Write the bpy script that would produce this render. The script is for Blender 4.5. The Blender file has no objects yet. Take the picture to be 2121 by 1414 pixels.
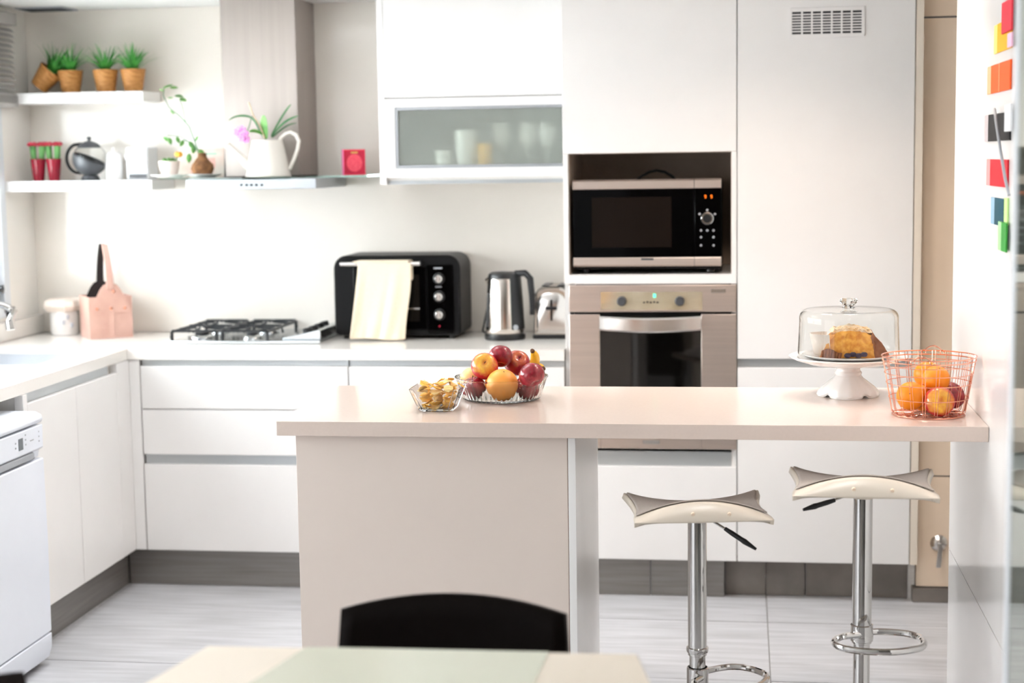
import bpy, bmesh, math, random
from mathutils import Vector, Matrix, Euler
random.seed(7)
PI = math.pi
SC = bpy.context.scene
COL = SC.collection

# ------------------------------------------------------------ camera
CAM_Y, CAM_Z, FPX = -5.7423, 1.595, 3355.3
YAW, PITCH, ROLL = -0.142389, -0.112646, -0.015460
_fw = Vector((math.sin(YAW)*math.cos(PITCH), math.cos(YAW)*math.cos(PITCH), math.sin(PITCH)))
_r0 = Vector((math.cos(YAW), -math.sin(YAW), 0))
_u0 = _r0.cross(_fw)
_r = math.cos(ROLL)*_r0 + math.sin(ROLL)*_u0
_u = -math.sin(ROLL)*_r0 + math.cos(ROLL)*_u0
cam_data = bpy.data.cameras.new('camera')
cam_data.sensor_width = 36.0
cam_data.lens = FPX/2121*36.0
cam_data.clip_start = 0.05
cam_data.dof.use_dof = True
cam_data.dof.focus_distance = 4.45
cam_data.dof.aperture_fstop = 2.2
cam = bpy.data.objects.new('camera', cam_data)
COL.objects.link(cam)
m = Matrix((_r, _u, -_fw)).transposed().to_4x4()
m.translation = Vector((0, CAM_Y, CAM_Z))
cam.matrix_world = m
SC.camera = cam

def at(x, y, Y):
    """where the line of sight through photo pixel x, y meets the upright plane at depth Y"""
    d = _r*((x-1060.5)/FPX) - _u*((y-707)/FPX) + _fw
    return Vector((0, CAM_Y, CAM_Z)) + d*((Y-CAM_Y)/d.y)

# ------------------------------------------------------------ world, lights, exposure
SC.view_settings.view_transform = 'Standard'
SC.view_settings.look = 'None'
SC.view_settings.exposure = 0.12
SC.view_settings.gamma = 1.0
SC.view_settings.use_curve_mapping = False
w = bpy.data.worlds.new('daylight'); SC.world = w; w.use_nodes = True
bgn = w.node_tree.nodes['Background']
bgn.inputs[0].default_value = (0.86, 0.93, 1.0, 1); bgn.inputs[1].default_value = 3.0

def light(name, kind, loc, target, energy, color, **kw):
    d = bpy.data.lights.new(name, kind); d.energy = energy; d.color = color
    for k, v in kw.items(): setattr(d, k, v)
    o = bpy.data.objects.new(name, d); COL.objects.link(o); o.location = loc
    o.rotation_euler = (Vector(target)-Vector(loc)).to_track_quat('-Z', 'Y').to_euler()
    return o
DAY = (0.93, 0.97, 1.0); WARM = (1.0, 0.80, 0.64)
light('window_light', 'AREA', (-2.99, -1.06, 1.50), (0, -1.06, 1.2), 135, DAY, shape='RECTANGLE', size=2.66, size_y=0.88)
light('front_fill', 'AREA', (-2.99, -4.3, 1.15), (0, -4.0, 1.0), 19, (1.0, 0.90, 0.82), shape='RECTANGLE', size=2.6, size_y=1.9)  # added warm fill for the camera-facing fronts, set in a made-up opening
light('ceiling_fill', 'AREA', (-1.6, -0.75, 2.19), (-1.6, -0.75, 0), 9, (0.98, 0.98, 1.0), shape='RECTANGLE', size=1.3, size_y=0.7)  # added area fill above the aisle, no known fitting there
for i, (x, y, e) in enumerate(((-0.05, -0.80, 11), (0.33, -1.1, 19), (-0.6, -3.3, 5))):
    light('downlight', 'SPOT', (x, y, 2.19), (x, y, 0), e, WARM, spot_size=2.6, spot_blend=0.6, shadow_soft_size=0.05)

for x, y, e in ((-2.0, -0.8, 26), (-1.25, -0.8, 26), (-0.15, -0.66, 34), (0.35, -0.66, 34), (-1.75, -1.6, 22), (0.15, -2.1, 24)):
    light('aisle_fill', 'SPOT', (x, y, 2.19), (x, y, 0), e, (0.98, 0.98, 1.0), spot_size=1.45, spot_blend=0.8, shadow_soft_size=0.12)  # added narrow spots that lift the floor and lower cabinet fronts
light('low_front_fill', 'SPOT', (0.25, -2.35, 2.19), (0.25, -0.75, 0.25), 6, (1.0, 0.98, 0.96), spot_size=1.15, spot_blend=0.9, shadow_soft_size=0.12)  # added spot to brighten the lower right doors and the floor by the stools

# ------------------------------------------------------------ materials
def lin(c):
    return tuple(((v/12.92) if v <= .04045 else ((v+.055)/1.055)**2.4) for v in [k/255 for k in c])
def mat(name, rgb, rough=0.5, metal=0.0, trans=0.0, ior=1.45, var=0.03, scale=8.0, stretch=(1, 1, 1), bump=0.0, coat=0.0, emit=None, es=0.0, rgb2=None, spec=0.5, alpha=1.0, sss=0.0):
    m = bpy.data.materials.new(name); m.use_nodes = True
    nt = m.node_tree; b = nt.nodes['Principled BSDF']
    c = lin(rgb)
    b.inputs['Roughness'].default_value = rough
    b.inputs['Metallic'].default_value = metal
    b.inputs['Transmission Weight'].default_value = trans
    b.inputs['IOR'].default_value = ior
    b.inputs['Specular IOR Level'].default_value = spec
    b.inputs['Coat Weight'].default_value = coat
    b.inputs['Coat Roughness'].default_value = 0.05
    b.inputs['Alpha'].default_value = alpha
    if sss: b.inputs['Subsurface Weight'].default_value = sss; b.inputs['Subsurface Radius'].default_value = (.01, .006, .004)
    tc = nt.nodes.new('ShaderNodeTexCoord'); mp = nt.nodes.new('ShaderNodeMapping'); mp.inputs['Scale'].default_value = stretch
    nz = nt.nodes.new('ShaderNodeTexNoise'); nz.inputs['Scale'].default_value = scale; nz.inputs['Detail'].default_value = 4
    nt.links.new(tc.outputs['Object'], mp.inputs[0]); nt.links.new(mp.outputs[0], nz.inputs['Vector'])
    cr = nt.nodes.new('ShaderNodeValToRGB')
    c2 = lin(rgb2) if rgb2 else tuple(max(0, v*(1-2*var)) for v in c)
    cr.color_ramp.elements[0].position = .3; cr.color_ramp.elements[1].position = .7
    cr.color_ramp.elements[0].color = (*c2, 1); cr.color_ramp.elements[1].color = (*c, 1)
    nt.links.new(nz.outputs['Fac'], cr.inputs[0]); nt.links.new(cr.outputs[0], b.inputs['Base Color'])
    if bump:
        bp = nt.nodes.new('ShaderNodeBump'); bp.inputs['Strength'].default_value = bump; bp.inputs['Distance'].default_value = .002
        nt.links.new(nz.outputs['Fac'], bp.inputs['Height']); nt.links.new(bp.outputs[0], b.inputs['Normal'])
    if emit: b.inputs['Emission Color'].default_value = (*lin(emit), 1); b.inputs['Emission Strength'].default_value = es
    return m
MT = {}
def M_(k, *a, **kw): MT[k] = mat(k, *a, **kw)
M_('wall_white', (242, 238, 232), .55, var=.01)
M_('splash', (240, 233, 224), .12, var=.01)
M_('ceiling', (244, 243, 241), .8, var=.01)
M_('lacquer', (243, 241, 239), .30, var=.008)
M_('lacquer_gloss', (243, 240, 237), .10, var=.008)
M_('carcass', (240, 238, 234), .4, var=.01)
M_('island_lacquer', (226, 212, 202), .35, var=.01)
M_('quartz', (243, 239, 233), .16, var=.012, scale=120)
M_('quartz_isl', (222, 205, 194), .14, var=.015, scale=120)
M_('beige', (250, 228, 203), .5, var=.02)
M_('wall_dim', (150, 132, 116), .6, var=.02)
M_('beige_edge', (236, 224, 208), .5, var=.02)
M_('grip', (196, 200, 202), .35, metal=.6, var=.02, stretch=(1, 1, 30))
M_('plinth', (150, 146, 142), .38, metal=.55, var=.12, scale=3, stretch=(1, 1, 25))
M_('plinth_tile', (140, 132, 125), .5, var=.15, scale=9)
M_('tile', (206, 206, 209), .34, rgb2=(178, 178, 180), scale=3.5, stretch=(.9, 9, 1))
M_('grout', (150, 148, 146), .9)
M_('steel', (220, 205, 195), .38, metal=1, var=.05, scale=5, stretch=(.4, 1, 40))
M_('steel_chim', (170, 161, 155), .45, metal=.75, var=.05, scale=3, stretch=(12, 12, .3))
M_('steel_bright', (222, 218, 214), .2, metal=1, var=.03)
M_('chrome', (205, 203, 201), .06, metal=1, var=.01)
M_('alu', (178, 182, 186), .35, metal=.7, var=.02)
M_('black_gloss', (2, 2, 3), .06, var=0, spec=.12)
M_('oven_glass', (10, 9, 8), .04, var=0, spec=.9)
M_('black_plastic', (22, 23, 26), .35, var=.1)
M_('black_satin', (9, 9, 10), .42, var=.1, spec=.2)
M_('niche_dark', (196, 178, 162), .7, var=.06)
M_('mw_window', (24, 17, 13), .2, var=.08, spec=.15)
M_('chair_black', (12, 5, 4), .6, var=.15, spec=.12)
M_('white_plastic', (238, 240, 243), .28, var=.01)
M_('dw_white', (238, 243, 252), .3, var=.01)
M_('grey_screen', (110, 118, 124), .2)
M_('grey_mark', (170, 174, 180), .4)
M_('dark_grey', (70, 72, 76), .4)
M_('blind', (178, 175, 172), .5, var=.06)
M_('win_frame', (226, 230, 235), .35, var=.02)
M_('glass', (250, 253, 252), .0, trans=1, ior=1.45, var=0)
M_('glass_dish', (252, 253, 252), .0, trans=1, ior=1.33, var=0)
M_('glass_green', (214, 236, 228), .02, trans=1, ior=1.45, var=0)
M_('frosted', (234, 240, 234), .36, trans=.82, ior=1.15, var=0)
M_('glass_thin', (252, 253, 252), .0, trans=1, ior=1.22, var=0)
M_('wicker', (205, 148, 84), .6, rgb2=(160, 104, 48), scale=60, stretch=(1, 1, 2.2), bump=.6)
M_('grass', (92, 176, 78), .5, rgb2=(42, 124, 52), scale=30)
M_('leaf_green', (118, 172, 84), .4, rgb2=(70, 128, 58), scale=25)
M_('leaf_dark', (72, 128, 76), .4, rgb2=(44, 92, 58), scale=20)
M_('red_pot', (142, 24, 44), .25, var=.1)
M_('cactus', (96, 150, 78), .5, rgb2=(44, 96, 46), scale=20)
M_('cactus_red', (204, 54, 76), .5, rgb2=(150, 28, 48), scale=50, bump=.5)
M_('ceramic', (246, 243, 240), .15, var=.01, coat=.3)
M_('pink_ceramic', (240, 226, 218), .3, var=.02)
M_('enamel', (224, 219, 210), .22, var=.015)
M_('koke', (140, 98, 62), .9, rgb2=(92, 60, 36), scale=50, bump=.8)
M_('orchid_pink', (240, 186, 232), .5, rgb2=(196, 96, 178), scale=110)
M_('sink_white', (196, 199, 205), .25)
M_('motif_grey', (206, 208, 214), .4)
M_('stake', (222, 200, 170), .6)
M_('orange_flower', (238, 170, 60), .5)
M_('redbox', (226, 54, 82), .4, var=.05)
M_('redbox_dark', (190, 30, 60), .4, var=.05)
M_('redbox_face', (238, 92, 108), .4, rgb2=(226, 66, 88), scale=90)
M_('pink_ribbon', (250, 130, 180), .4)
M_('gold', (214, 170, 90), .4)
M_('card', (238, 236, 226), .5, rgb2=(226, 200, 186), scale=14)
M_('pastel_green', (170, 214, 190), .5)
M_('pastel_pink', (240, 190, 176), .5)
M_('leather', (214, 174, 160), .34, rgb2=(194, 152, 138), scale=10, bump=.15)
M_('leather_dark', (40, 34, 34), .5)
M_('towel', (236, 220, 196), .9, var=.04, scale=160, bump=.5)
M_('hob_steel', (200, 204, 206), .2, metal=1, var=.03)
M_('iron', (34, 36, 40), .45, var=.1)
M_('cake', (244, 184, 90), .9, rgb2=(206, 128, 48), scale=70, bump=1)
M_('crust', (158, 100, 66), .9, rgb2=(120, 70, 44), scale=60, bump=1)
M_('sugar', (250, 236, 214), .9, rgb2=(236, 190, 130), scale=60, bump=.7)
M_('paper_case', (246, 232, 220), .8, var=.04)
M_('blueberry', (60, 50, 70), .6)
M_('copper', (232, 166, 142), .2, metal=1, var=.03)
M_('apple_red', (166, 36, 52), .25, rgb2=(112, 16, 32), scale=70, stretch=(1, 1, .25), coat=.3)
M_('apple_mix', (196, 60, 48), .25, rgb2=(236, 176, 60), scale=14, coat=.3)
M_('orange_skin', (248, 148, 20), .4, var=.06, scale=20, bump=.15)
M_('grapefruit', (250, 176, 84), .4, rgb2=(244, 156, 60), scale=18, bump=.1)
M_('pale_fruit', (248, 214, 150), .4, rgb2=(240, 190, 120), scale=18)
M_('banana', (250, 200, 44), .45, rgb2=(228, 168, 40), scale=14)
M_('brown', (96, 62, 36), .8)
M_('stalk', (84, 60, 34), .8)
M_('chip', (250, 202, 96), .6, rgb2=(232, 166, 60), scale=40)
M_('chip_pale', (246, 218, 150), .6, rgb2=(230, 180, 110), scale=40)
M_('seat_shell', (216, 205, 190), .3, var=.02)
M_('seat_pad', (176, 166, 158), .7, var=.05, scale=200, bump=.2)
M_('table_top', (246, 234, 218), .3, var=.015)
M_('table_centre', (222, 224, 206), .2, var=.01)
M_('mirror_door', (150, 160, 150), .05, metal=.75, var=.01)
M_('kettle_steel', (214, 206, 198), .18, metal=1, var=.02, stretch=(1, 1, .1))
M_('display_amber', (255, 120, 20), .5, emit=(255, 120, 20), es=2.0)
M_('display_green', (90, 255, 190), .5, emit=(90, 240, 190), es=1.2)
M_('oven_display', (214, 203, 182), .1, metal=.5, rgb2=(192, 176, 148), scale=9)
for nm, rgb in dict(note_yellow=(236, 170, 10), note_yellow_pale=(250, 220, 120), note_orange=(244, 92, 22), note_orange_pale=(252, 172, 130), note_black=(9, 5, 9), note_grey=(186, 176, 178), note_red=(206, 20, 40), note_red_pale=(240, 150, 148), note_teal=(8, 78, 96), note_teal_pale=(150, 184, 206), note_green=(56, 150, 60), note_green_pale=(164, 214, 150), note_crimson=(214, 44, 62), note_lime=(196, 232, 150), note_pink=(238, 190, 214)).items():
    M_(nm, rgb, .5, var=.02, spec=.2)

def two_tone(name, top, low, z0, z1, noise=.012):
    """skin that is one colour round the stalk dimple and another below, with a streaky border"""
    M_(name, low, .25, coat=.3, scale=90, stretch=(1, 1, .3)); nt = MT[name].node_tree
    b = nt.nodes['Principled BSDF']; old = b.inputs['Base Color'].links[0].from_socket
    tc = nt.nodes.new('ShaderNodeTexCoord'); sp = nt.nodes.new('ShaderNodeSeparateXYZ'); nt.links.new(tc.outputs['Object'], sp.inputs[0])
    nz = nt.nodes.new('ShaderNodeTexNoise'); nz.inputs['Scale'].default_value = 60; nt.links.new(tc.outputs['Object'], nz.inputs['Vector'])
    ma = nt.nodes.new('ShaderNodeMath'); ma.operation = 'MULTIPLY_ADD'; ma.inputs[1].default_value = noise*2; nt.links.new(nz.outputs['Fac'], ma.inputs[0]); nt.links.new(sp.outputs['Z'], ma.inputs[2])
    mr = nt.nodes.new('ShaderNodeMapRange'); mr.inputs['From Min'].default_value = z0+noise; mr.inputs['From Max'].default_value = z1+noise; nt.links.new(ma.outputs[0], mr.inputs['Value'])
    mx = nt.nodes.new('ShaderNodeMix'); mx.data_type = 'RGBA'; nt.links.new(mr.outputs[0], mx.inputs[0]); nt.links.new(old, mx.inputs[6]); mx.inputs[7].default_value = (*lin(top), 1)
    nt.links.new(mx.outputs[2], b.inputs['Base Color'])
two_tone('apple_mix', (240, 190, 66), (196, 44, 44), .015, .034)
two_tone('apple_rust', (206, 120, 62), (150, 30, 48), .022, .036)

# ------------------------------------------------------------ mesh helpers
class MB:
    def __init__(s): s.v = []; s.f = []; s.T = Matrix()
    def add(s, vs, fs):
        n = len(s.v); s.v += [tuple(s.T @ Vector(p)) for p in vs]; s.f += [tuple(i+n for i in f) for f in fs]; return s
    def box(s, x0, x1, y0, y1, z0, z1):
        x0, x1 = sorted((x0, x1)); y0, y1 = sorted((y0, y1)); z0, z1 = sorted((z0, z1))
        return s.add([(x0, y0, z0), (x1, y0, z0), (x1, y1, z0), (x0, y1, z0), (x0, y0, z1), (x1, y0, z1), (x1, y1, z1), (x0, y1, z1)],
                     [(3, 2, 1, 0), (4, 5, 6, 7), (0, 1, 5, 4), (1, 2, 6, 5), (2, 3, 7, 6), (3, 0, 4, 7)])
    def prism(s, pts, d):
        """flat outline (3-D points, in order) given thickness along vector d"""
        n = len(pts); d = Vector(d); p2 = [Vector(p)+d for p in pts]
        return s.add(list(pts)+p2, [tuple(range(n-1, -1, -1)), tuple(range(n, 2*n))]+[(i, (i+1) % n, n+(i+1) % n, n+i) for i in range(n)])
    def loft(s, rings, cap0=True, cap1=True, closed=True):
        n = len(rings[0]); vs = [p for r in rings for p in r]; fs = []
        for k in range(len(rings)-1):
            for i in range(n if closed else n-1):
                j = (i+1) % n
                fs.append((k*n+i, k*n+j, (k+1)*n+j, (k+1)*n+i))
        if cap0: fs.append(tuple(range(n-1, -1, -1)))
        if cap1: fs.append(tuple(range((len(rings)-1)*n, len(rings)*n)))
        return s.add(vs, fs)
    def lathe(s, prof, c=(0, 0, 0), n=24, mod=None, cap0=True, cap1=True):
        rings = []
        for r, z in prof:
            rings.append([(c[0]+(r*(mod(a, r, z) if mod else 1))*math.cos(a), c[1]+(r*(mod(a, r, z) if mod else 1))*math.sin(a), c[2]+z) for a in [2*PI*i/n for i in range(n)]])
        return s.loft(rings, cap0, cap1)
    def tube(s, pts, r, n=8, closed=False, flat=None):
        pts = [Vector(p) for p in pts]; N = len(pts); rings = []; up = None
        for i, p in enumerate(pts):
            a = pts[(i-1) % N] if (closed or i > 0) else p
            b = pts[(i+1) % N] if (closed or i < N-1) else p
            t = (b-a).normalized()
            if up is None: up = t.orthogonal().normalized()
            up = (up-t*up.dot(t)).normalized(); sd = t.cross(up)
            rr = r[i] if isinstance(r, (list, tuple)) else r
            rings.append([tuple(p+up*rr*math.cos(2*PI*k/n)+sd*rr*math.sin(2*PI*k/n)) for k in range(n)])
        if closed:
            # close by stitching the last ring to the first at the nearest twist
            off = min(range(n), key=lambda o: sum((Vector(rings[-1][k])-Vector(rings[0][(k+o) % n])).length for k in range(n)))
            rings.append([rings[0][(k+off) % n] for k in range(n)])
            return s.loft(rings, False, False)
        return s.loft(rings)
    def cyl(s, p0, p1, r0, r1=None, n=16): return s.tube([p0, p1], [r0, r0 if r1 is None else r1], n)
    def ball(s, c, r, sc=(1, 1, 1), n=16, k=10, fn=None):
        rings = []
        for i in range(1, k):
            t = PI*i/k; rings.append([])
            for j in range(n):
                a = 2*PI*j/n; d = Vector((math.sin(t)*math.cos(a), math.sin(t)*math.sin(a), -math.cos(t)))
                q = r*(fn(d) if fn else 1)
                rings[-1].append((c[0]+d.x*q*sc[0], c[1]+d.y*q*sc[1], c[2]+d.z*q*sc[2]))
        return s.loft(rings)
    def grid(s, P, thick=None):
        nu = len(P); nv = len(P[0])
        fs = [(i*nv+j, (i+1)*nv+j, (i+1)*nv+j+1, i*nv+j+1) for i in range(nu-1) for j in range(nv-1)]
        return s.add([p for r in P for p in r], fs)
    def build(s, name, m, parent=None, bevel=0, seg=2, smooth=True, solid=0, sub=0, loc=None, ang=35):
        me = bpy.data.meshes.new(name); me.from_pydata(s.v, [], s.f); me.validate()
        b = bmesh.new(); b.from_mesh(me); bmesh.ops.remove_doubles(b, verts=b.verts, dist=1e-6); bmesh.ops.recalc_face_normals(b, faces=b.faces); b.to_mesh(me); b.free()
        me.materials.append(MT[m])
        if smooth:
            me.polygons.foreach_set('use_smooth', [True]*len(me.polygons)); me.set_sharp_from_angle(angle=math.radians(ang))
        o = bpy.data.objects.new(name, me); COL.objects.link(o)
        if parent: o.parent = parent
        if loc: o.location = loc
        if solid:
            d = o.modifiers.new('thickness', 'SOLIDIFY'); d.thickness = solid; d.offset = 0
        if bevel:
            d = o.modifiers.new('bevel', 'BEVEL'); d.width = bevel; d.segments = seg; d.limit_method = 'ANGLE'; d.angle_limit = math.radians(40); d.harden_normals = False
        if sub:
            d = o.modifiers.new('sub', 'SUBSURF'); d.levels = sub; d.render_levels = sub
        return o
def tag(o, label=None, cat=None, group=None, kind=None):
    if label: o['label'] = label
    if cat: o['category'] = cat
    if group: o['group'] = group
    if kind: o['kind'] = kind
    return o
def thing(name, label, cat, loc=(0, 0, 0), rz=0, group=None):
    o = bpy.data.objects.new(name, None); COL.objects.link(o); o.empty_display_size = .05
    o.location = loc; o.rotation_euler = (0, 0, rz)
    return tag(o, label, cat, group)
def dup(root, loc=None, rot=None, label=None, scale=None):
    r = root.copy(); COL.objects.link(r)
    for ch in root.children:
        c = ch.copy(); COL.objects.link(c); c.parent = r
        for g in ch.children:
            d = g.copy(); COL.objects.link(d); d.parent = c
    if loc is not None: r.location = loc
    if rot is not None: r.rotation_euler = rot
    if scale: r.scale = (scale,)*3
    if label: r['label'] = label
    return r
def st(o): return tag(o, kind='structure')
def B(*a): return MB().box(*a)
def arc(c, r, a0, a1, n, ax='xz'):
    out = []
    for i in range(n+1):
        t = a0+(a1-a0)*i/n; p = [c[0], c[1], c[2]]
        p['xyz'.index(ax[0])] += r*math.cos(t); p['xyz'.index(ax[1])] += r*math.sin(t); out.append(tuple(p))
    return out

# ------------------------------------------------------------ the room
WX, WY, CEIL = -2.885, 0.60, 2.215          # left wall, back wall, ceiling
# floor: grey wood-look porcelain tiles on a grout bed
fl = st(B(-3.0, 2.2, -7.0, 0.75, -.06, -.003).build('floor', 'grout'))
TL, TW = 1.2, .632
tile_mesh = None
for i in range(-3, 2):
    for j in range(-6, 2):
        x0 = .085+i*TL; y1 = -.262+j*TW+TW
        a, b_ = max(x0, -2.98), min(x0+TL, 2.19)
        c, d = max(y1-TW, -6.9), min(y1, .74)
        if b_-a < .05 or d-c < .05: continue
        t = B(0, b_-a-.004, 0, d-c-.004, -.01, 0).build('tile', 'tile', fl)
        t.location = (a+.002, c+.002, random.uniform(-.0004, .0004))
st(B(WX-.12, 1.7, WY, WY+.12, -.05, CEIL+.05).build('wall_back', 'wall_white'))
st(B(-2.8848, -.634, WY-.006, WY-.0005, .912, 2.2145).build('trim_1', 'splash'))
# left wall with the kitchen window opening and an added unseen opening for fill light further forward
wl = MB()
W0, W1, WZ0, WZ1 = -2.45, .33, 1.0, 2.08
D0, D1, DZ = -5.7, -2.9, 2.1
wl.box(WX-.12, WX, W1, WY, 0, CEIL); wl.box(WX-.12, WX, W0, W1, 0, WZ0); wl.box(WX-.12, WX, W0, W1, WZ1, CEIL)
wl.box(WX-.12, WX, D1, W0, 0, CEIL); wl.box(WX-.12, WX, D0, D1, DZ, CEIL); wl.box(WX-.12, WX, -6.9, D0, 0, CEIL)
st(wl.build('wall_left', 'wall_white', smooth=False))
st(B(WX-.12, 2.2, -6.95, WY+.12, CEIL, CEIL+.08).build('ceiling', 'ceiling'))
st(B(WX-.12, 2.2, -7.0, -6.9, 0, CEIL).build('wall_front', 'wall_dim'))
d3 = thing('door_3', None, None); d3['kind'] = 'structure'
B(-1.75, -.90, -6.899, -6.87, .002, 2.08).build('door_panel', 'lacquer', d3, bevel=.002)
MB().tube([(-1.0, -6.87, 1.0), (-1.0, -6.83, 1.0), (-1.12, -6.825, 1.0)], .009).build('handle', 'chrome', d3)
st(B(2.1, 2.2, -6.9, .05, 0, CEIL).build('wall_right', 'wall_white'))
# glossy white partition beside the island
part = thing('partition_wall', None, None); part['kind'] = 'structure'; part.name = 'wall_partition'
MB().box(.61, .73, -2.30, -.868, .42, CEIL-.001).build('upper_panel', 'lacquer_gloss', part)
MB().box(.61, .73, -2.30, -.868, .001, .417).build('lower_panel', 'lacquer_gloss', part)
B(.613, .728, -2.297, -.871, .410, .425).build('seam', 'dark_grey', part)
# beige door leaf wall right of the pantry
dr = thing('door_1', None, None); dr['kind'] = 'structure'
for z0, z1 in ((.055, .452), (.457, 2.05), (2.056, CEIL-.002)):
    B(.612, 1.55, .052, .09, z0, z1).build('door_panel', 'beige', dr)
B(.612, 1.55, .058, .088, .05, CEIL-.003).build('door_core', 'dark_grey', dr)
st(B(.60, 1.6, .035, .09, .001, .05).build('baseboard_right', 'plinth_tile'))
st(B(1.55, 2.2, .05, .1, 0, CEIL).build('wall_side', 'beige'))
# window on the left wall
win = thing('window_1', None, None); win['kind'] = 'structure'
f = MB()
for a, b_, z0, z1 in ((W0, W1, WZ0, WZ0+.05), (W0, W1, WZ1-.05, WZ1), (W0, W0+.05, WZ0, WZ1), (W1-.05, W1, WZ0, WZ1), (-1.09, -1.03, WZ0, WZ1)):
    f.box(WX-.07, WX+.006, a, b_, z0, z1)
f.build('window_frame', 'win_frame', win, bevel=.003)
s_ = MB()
for a, b_ in ((W0+.05, -1.09), (-1.03, W1-.05)):
    for q in ((a, b_, WZ0+.05, WZ0+.095), (a, b_, WZ1-.095, WZ1-.05), (a, a+.045, WZ0+.05, WZ1-.05), (b_-.045, b_, WZ0+.05, WZ1-.05)):
        s_.box(WX-.055, WX-.015, *q)
s_.build('sash', 'win_frame', win, bevel=.003)
for a, b_ in ((W0+.095, -1.135), (-.985, W1-.095)):
    B(WX-.037, WX-.033, a, b_, WZ0+.095, WZ1-.095).build('pane', 'glass', win)
hd = MB(); hd.box(WX-.015, WX+.01, W1-.09, W1-.065, 1.10, 1.13); hd.cyl((WX+.012, W1-.078, 1.115), (WX+.012, W1-.16, 1.115), .007)
hd.build('handle', 'dark_grey', win)
B(WX+.006, WX+.022, W1-.06, W1+.0, WZ0+.02, WZ0+.04).build('catch', 'dark_grey', win, bevel=.002)
# frame of the added opening, out of view, made for the front fill lamp
gd = thing('window_fill', None, None); gd['kind'] = 'structure'
g = MB()
for a, b_, z0, z1 in ((D0, D0+.06, 0, DZ), (D1-.06, D1, 0, DZ), (D0, D1, DZ-.06, DZ), (D0, D1, 0, .06), (-4.33, -4.27, 0, DZ)): g.box(WX-.08, WX-.02, a, b_, z0, z1)
g.build('window_frame', 'win_frame', gd)
st(B(WX, WX+.022, -2.4, WY-.007, .911, .985).build('trim_2', 'quartz', bevel=.002))
# venetian blind: raised, every slat its own part
bl = thing('venetian_blind', 'grey slatted venetian blind pulled part way down over the left window', 'blind', (WX+.035, -1.02, 0))
BZ = 1.835
B(-.022, .022, -1.44, 1.415, 2.14, 2.19).build('head_rail', 'blind', bl, bevel=.003)
for k in range(13):
    z = BZ+.044+k*.0205
    mb = MB(); mb.T = Matrix.Translation((0, 0, z)) @ Matrix.Rotation(math.radians(42), 4, 'Y')
    mb.loft([[(-.0135, y, -.0012), (0, y, .0008), (.0135, y, -.0012), (0, y, -.0002)] for y in (-1.435, 1.415)])
    mb.build('slat', 'blind', bl)
sk = MB()
for k in range(6): sk.box(-.0125, .0125, -1.435, 1.415, BZ+.008+k*.0045, BZ+.0105+k*.0045)
tag(sk.build('slat_stack', 'blind', bl), kind='stuff')
B(-.014, .014, -1.435, 1.415, BZ-.012, BZ+.006).build('bottom_rail', 'blind', bl, bevel=.003)
for y in (-1.2, 0, 1.2): MB().cyl((.015, y, BZ), (.015, y, 2.15), .0012, n=6).build('cord', 'grey_mark', bl)
# ceiling grille over the sink corner
cg = thing('ceiling_grille', 'dark slatted air grille in the white ceiling above the shelves', 'vent', (-2.745, .49, CEIL))
fr = MB()
for q in ((-.10, .10, -.075, -.065), (-.10, .10, .065, .075), (-.10, -.09, -.065, .065), (.09, .10, -.065, .065)): fr.box(*q, -.006, -.0005)
fr.build('frame', 'grey_mark', cg)
B(-.09, .09, -.065, .065, -.002, -.0005).build('backing', 'iron', cg)
for k in range(8):
    mb = MB(); mb.T = Matrix.Translation((0, -.057+k*.016, -.005)) @ Matrix.Rotation(.6, 4, 'X'); mb.box(-.089, .089, -.005, .005, -.0006, .0006)
    mb.build('slat', 'dark_grey', cg)

# plinths
pb = thing('baseboard_back', None, None); pb['kind'] = 'structure'
for a, b_ in ((-2.32, -1.434), (-1.43, -.634), (-.63, -.334), (-.331, -.066)):
    B(a, b_, .05, .066, .001, .142).build('plinth_panel', 'plinth', pb)
for a, b_ in ((-.062, .082), (.085, .222), (.228, .585)):
    B(a, b_, .085, .10, .001, .142).build('plinth_tile', 'plinth_tile', pb)
B(-.063, .588, .095, .102, .001, .142).build('plinth_backing', 'grout', pb)
pl = thing('baseboard_left', None, None); pl['kind'] = 'structure'
B(-2.345, -2.325, -.90, .049, .001, .142).build('plinth_panel', 'plinth', pl)

# ------------------------------------------------------------ base cabinets along the back wall
def drawer_unit(x0, x1, label, plain=False):
    t = thing('drawer_unit', label, 'cabinet', ((x0+x1)/2, 0, 0))
    w = (x1-x0)/2
    B(-w+.001, w-.001, .03, .565, .146, .868).build('carcass', 'carcass', t)
    for z0, z1 in ((.685, .845), (.512, .681), (.146, .474)):
        B(-w+.0015, w-.0015, 0, .02, z0, z1).build('drawer', 'lacquer', t, bevel=.0015)
    for z0, z1 in ((.846, .868), (.475, .511)):
        B(-w+.002, w-.002, .018, .03, z0, z1).build('grip_channel', 'grip', t)
    return t
drawer_unit(-2.228, -1.432, 'white three-drawer base cabinet under the gas hob, beside the corner')
drawer_unit(-1.430, -.634, 'white three-drawer base cabinet below the toaster oven and kettle')
ul = thing('sink_cabinet', 'white two-door base cabinet under the sink, right of the dishwasher', 'cabinet', (-2.27, 0, 0))
cc = MB(); cc.box(-.10, -.03, -.90, -.115, .146, .868); cc.box(-.59, -.10, -.90, -.86, .146, .868); cc.box(-.59, -.10, -.16, -.115, .146, .868); cc.box(-.59, -.10, -.86, -.16, .146, .17)
cc.build('carcass', 'carcass', ul)
for a, b_ in ((-.872, -.494), (-.490, -.120)):
    B(-.02, 0, a, b_, .146, .836).build('door', 'lacquer', ul, bevel=.0015)
B(-.03, -.018, -.872, -.16, .837, .868).build('grip_channel', 'grip', ul)
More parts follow.
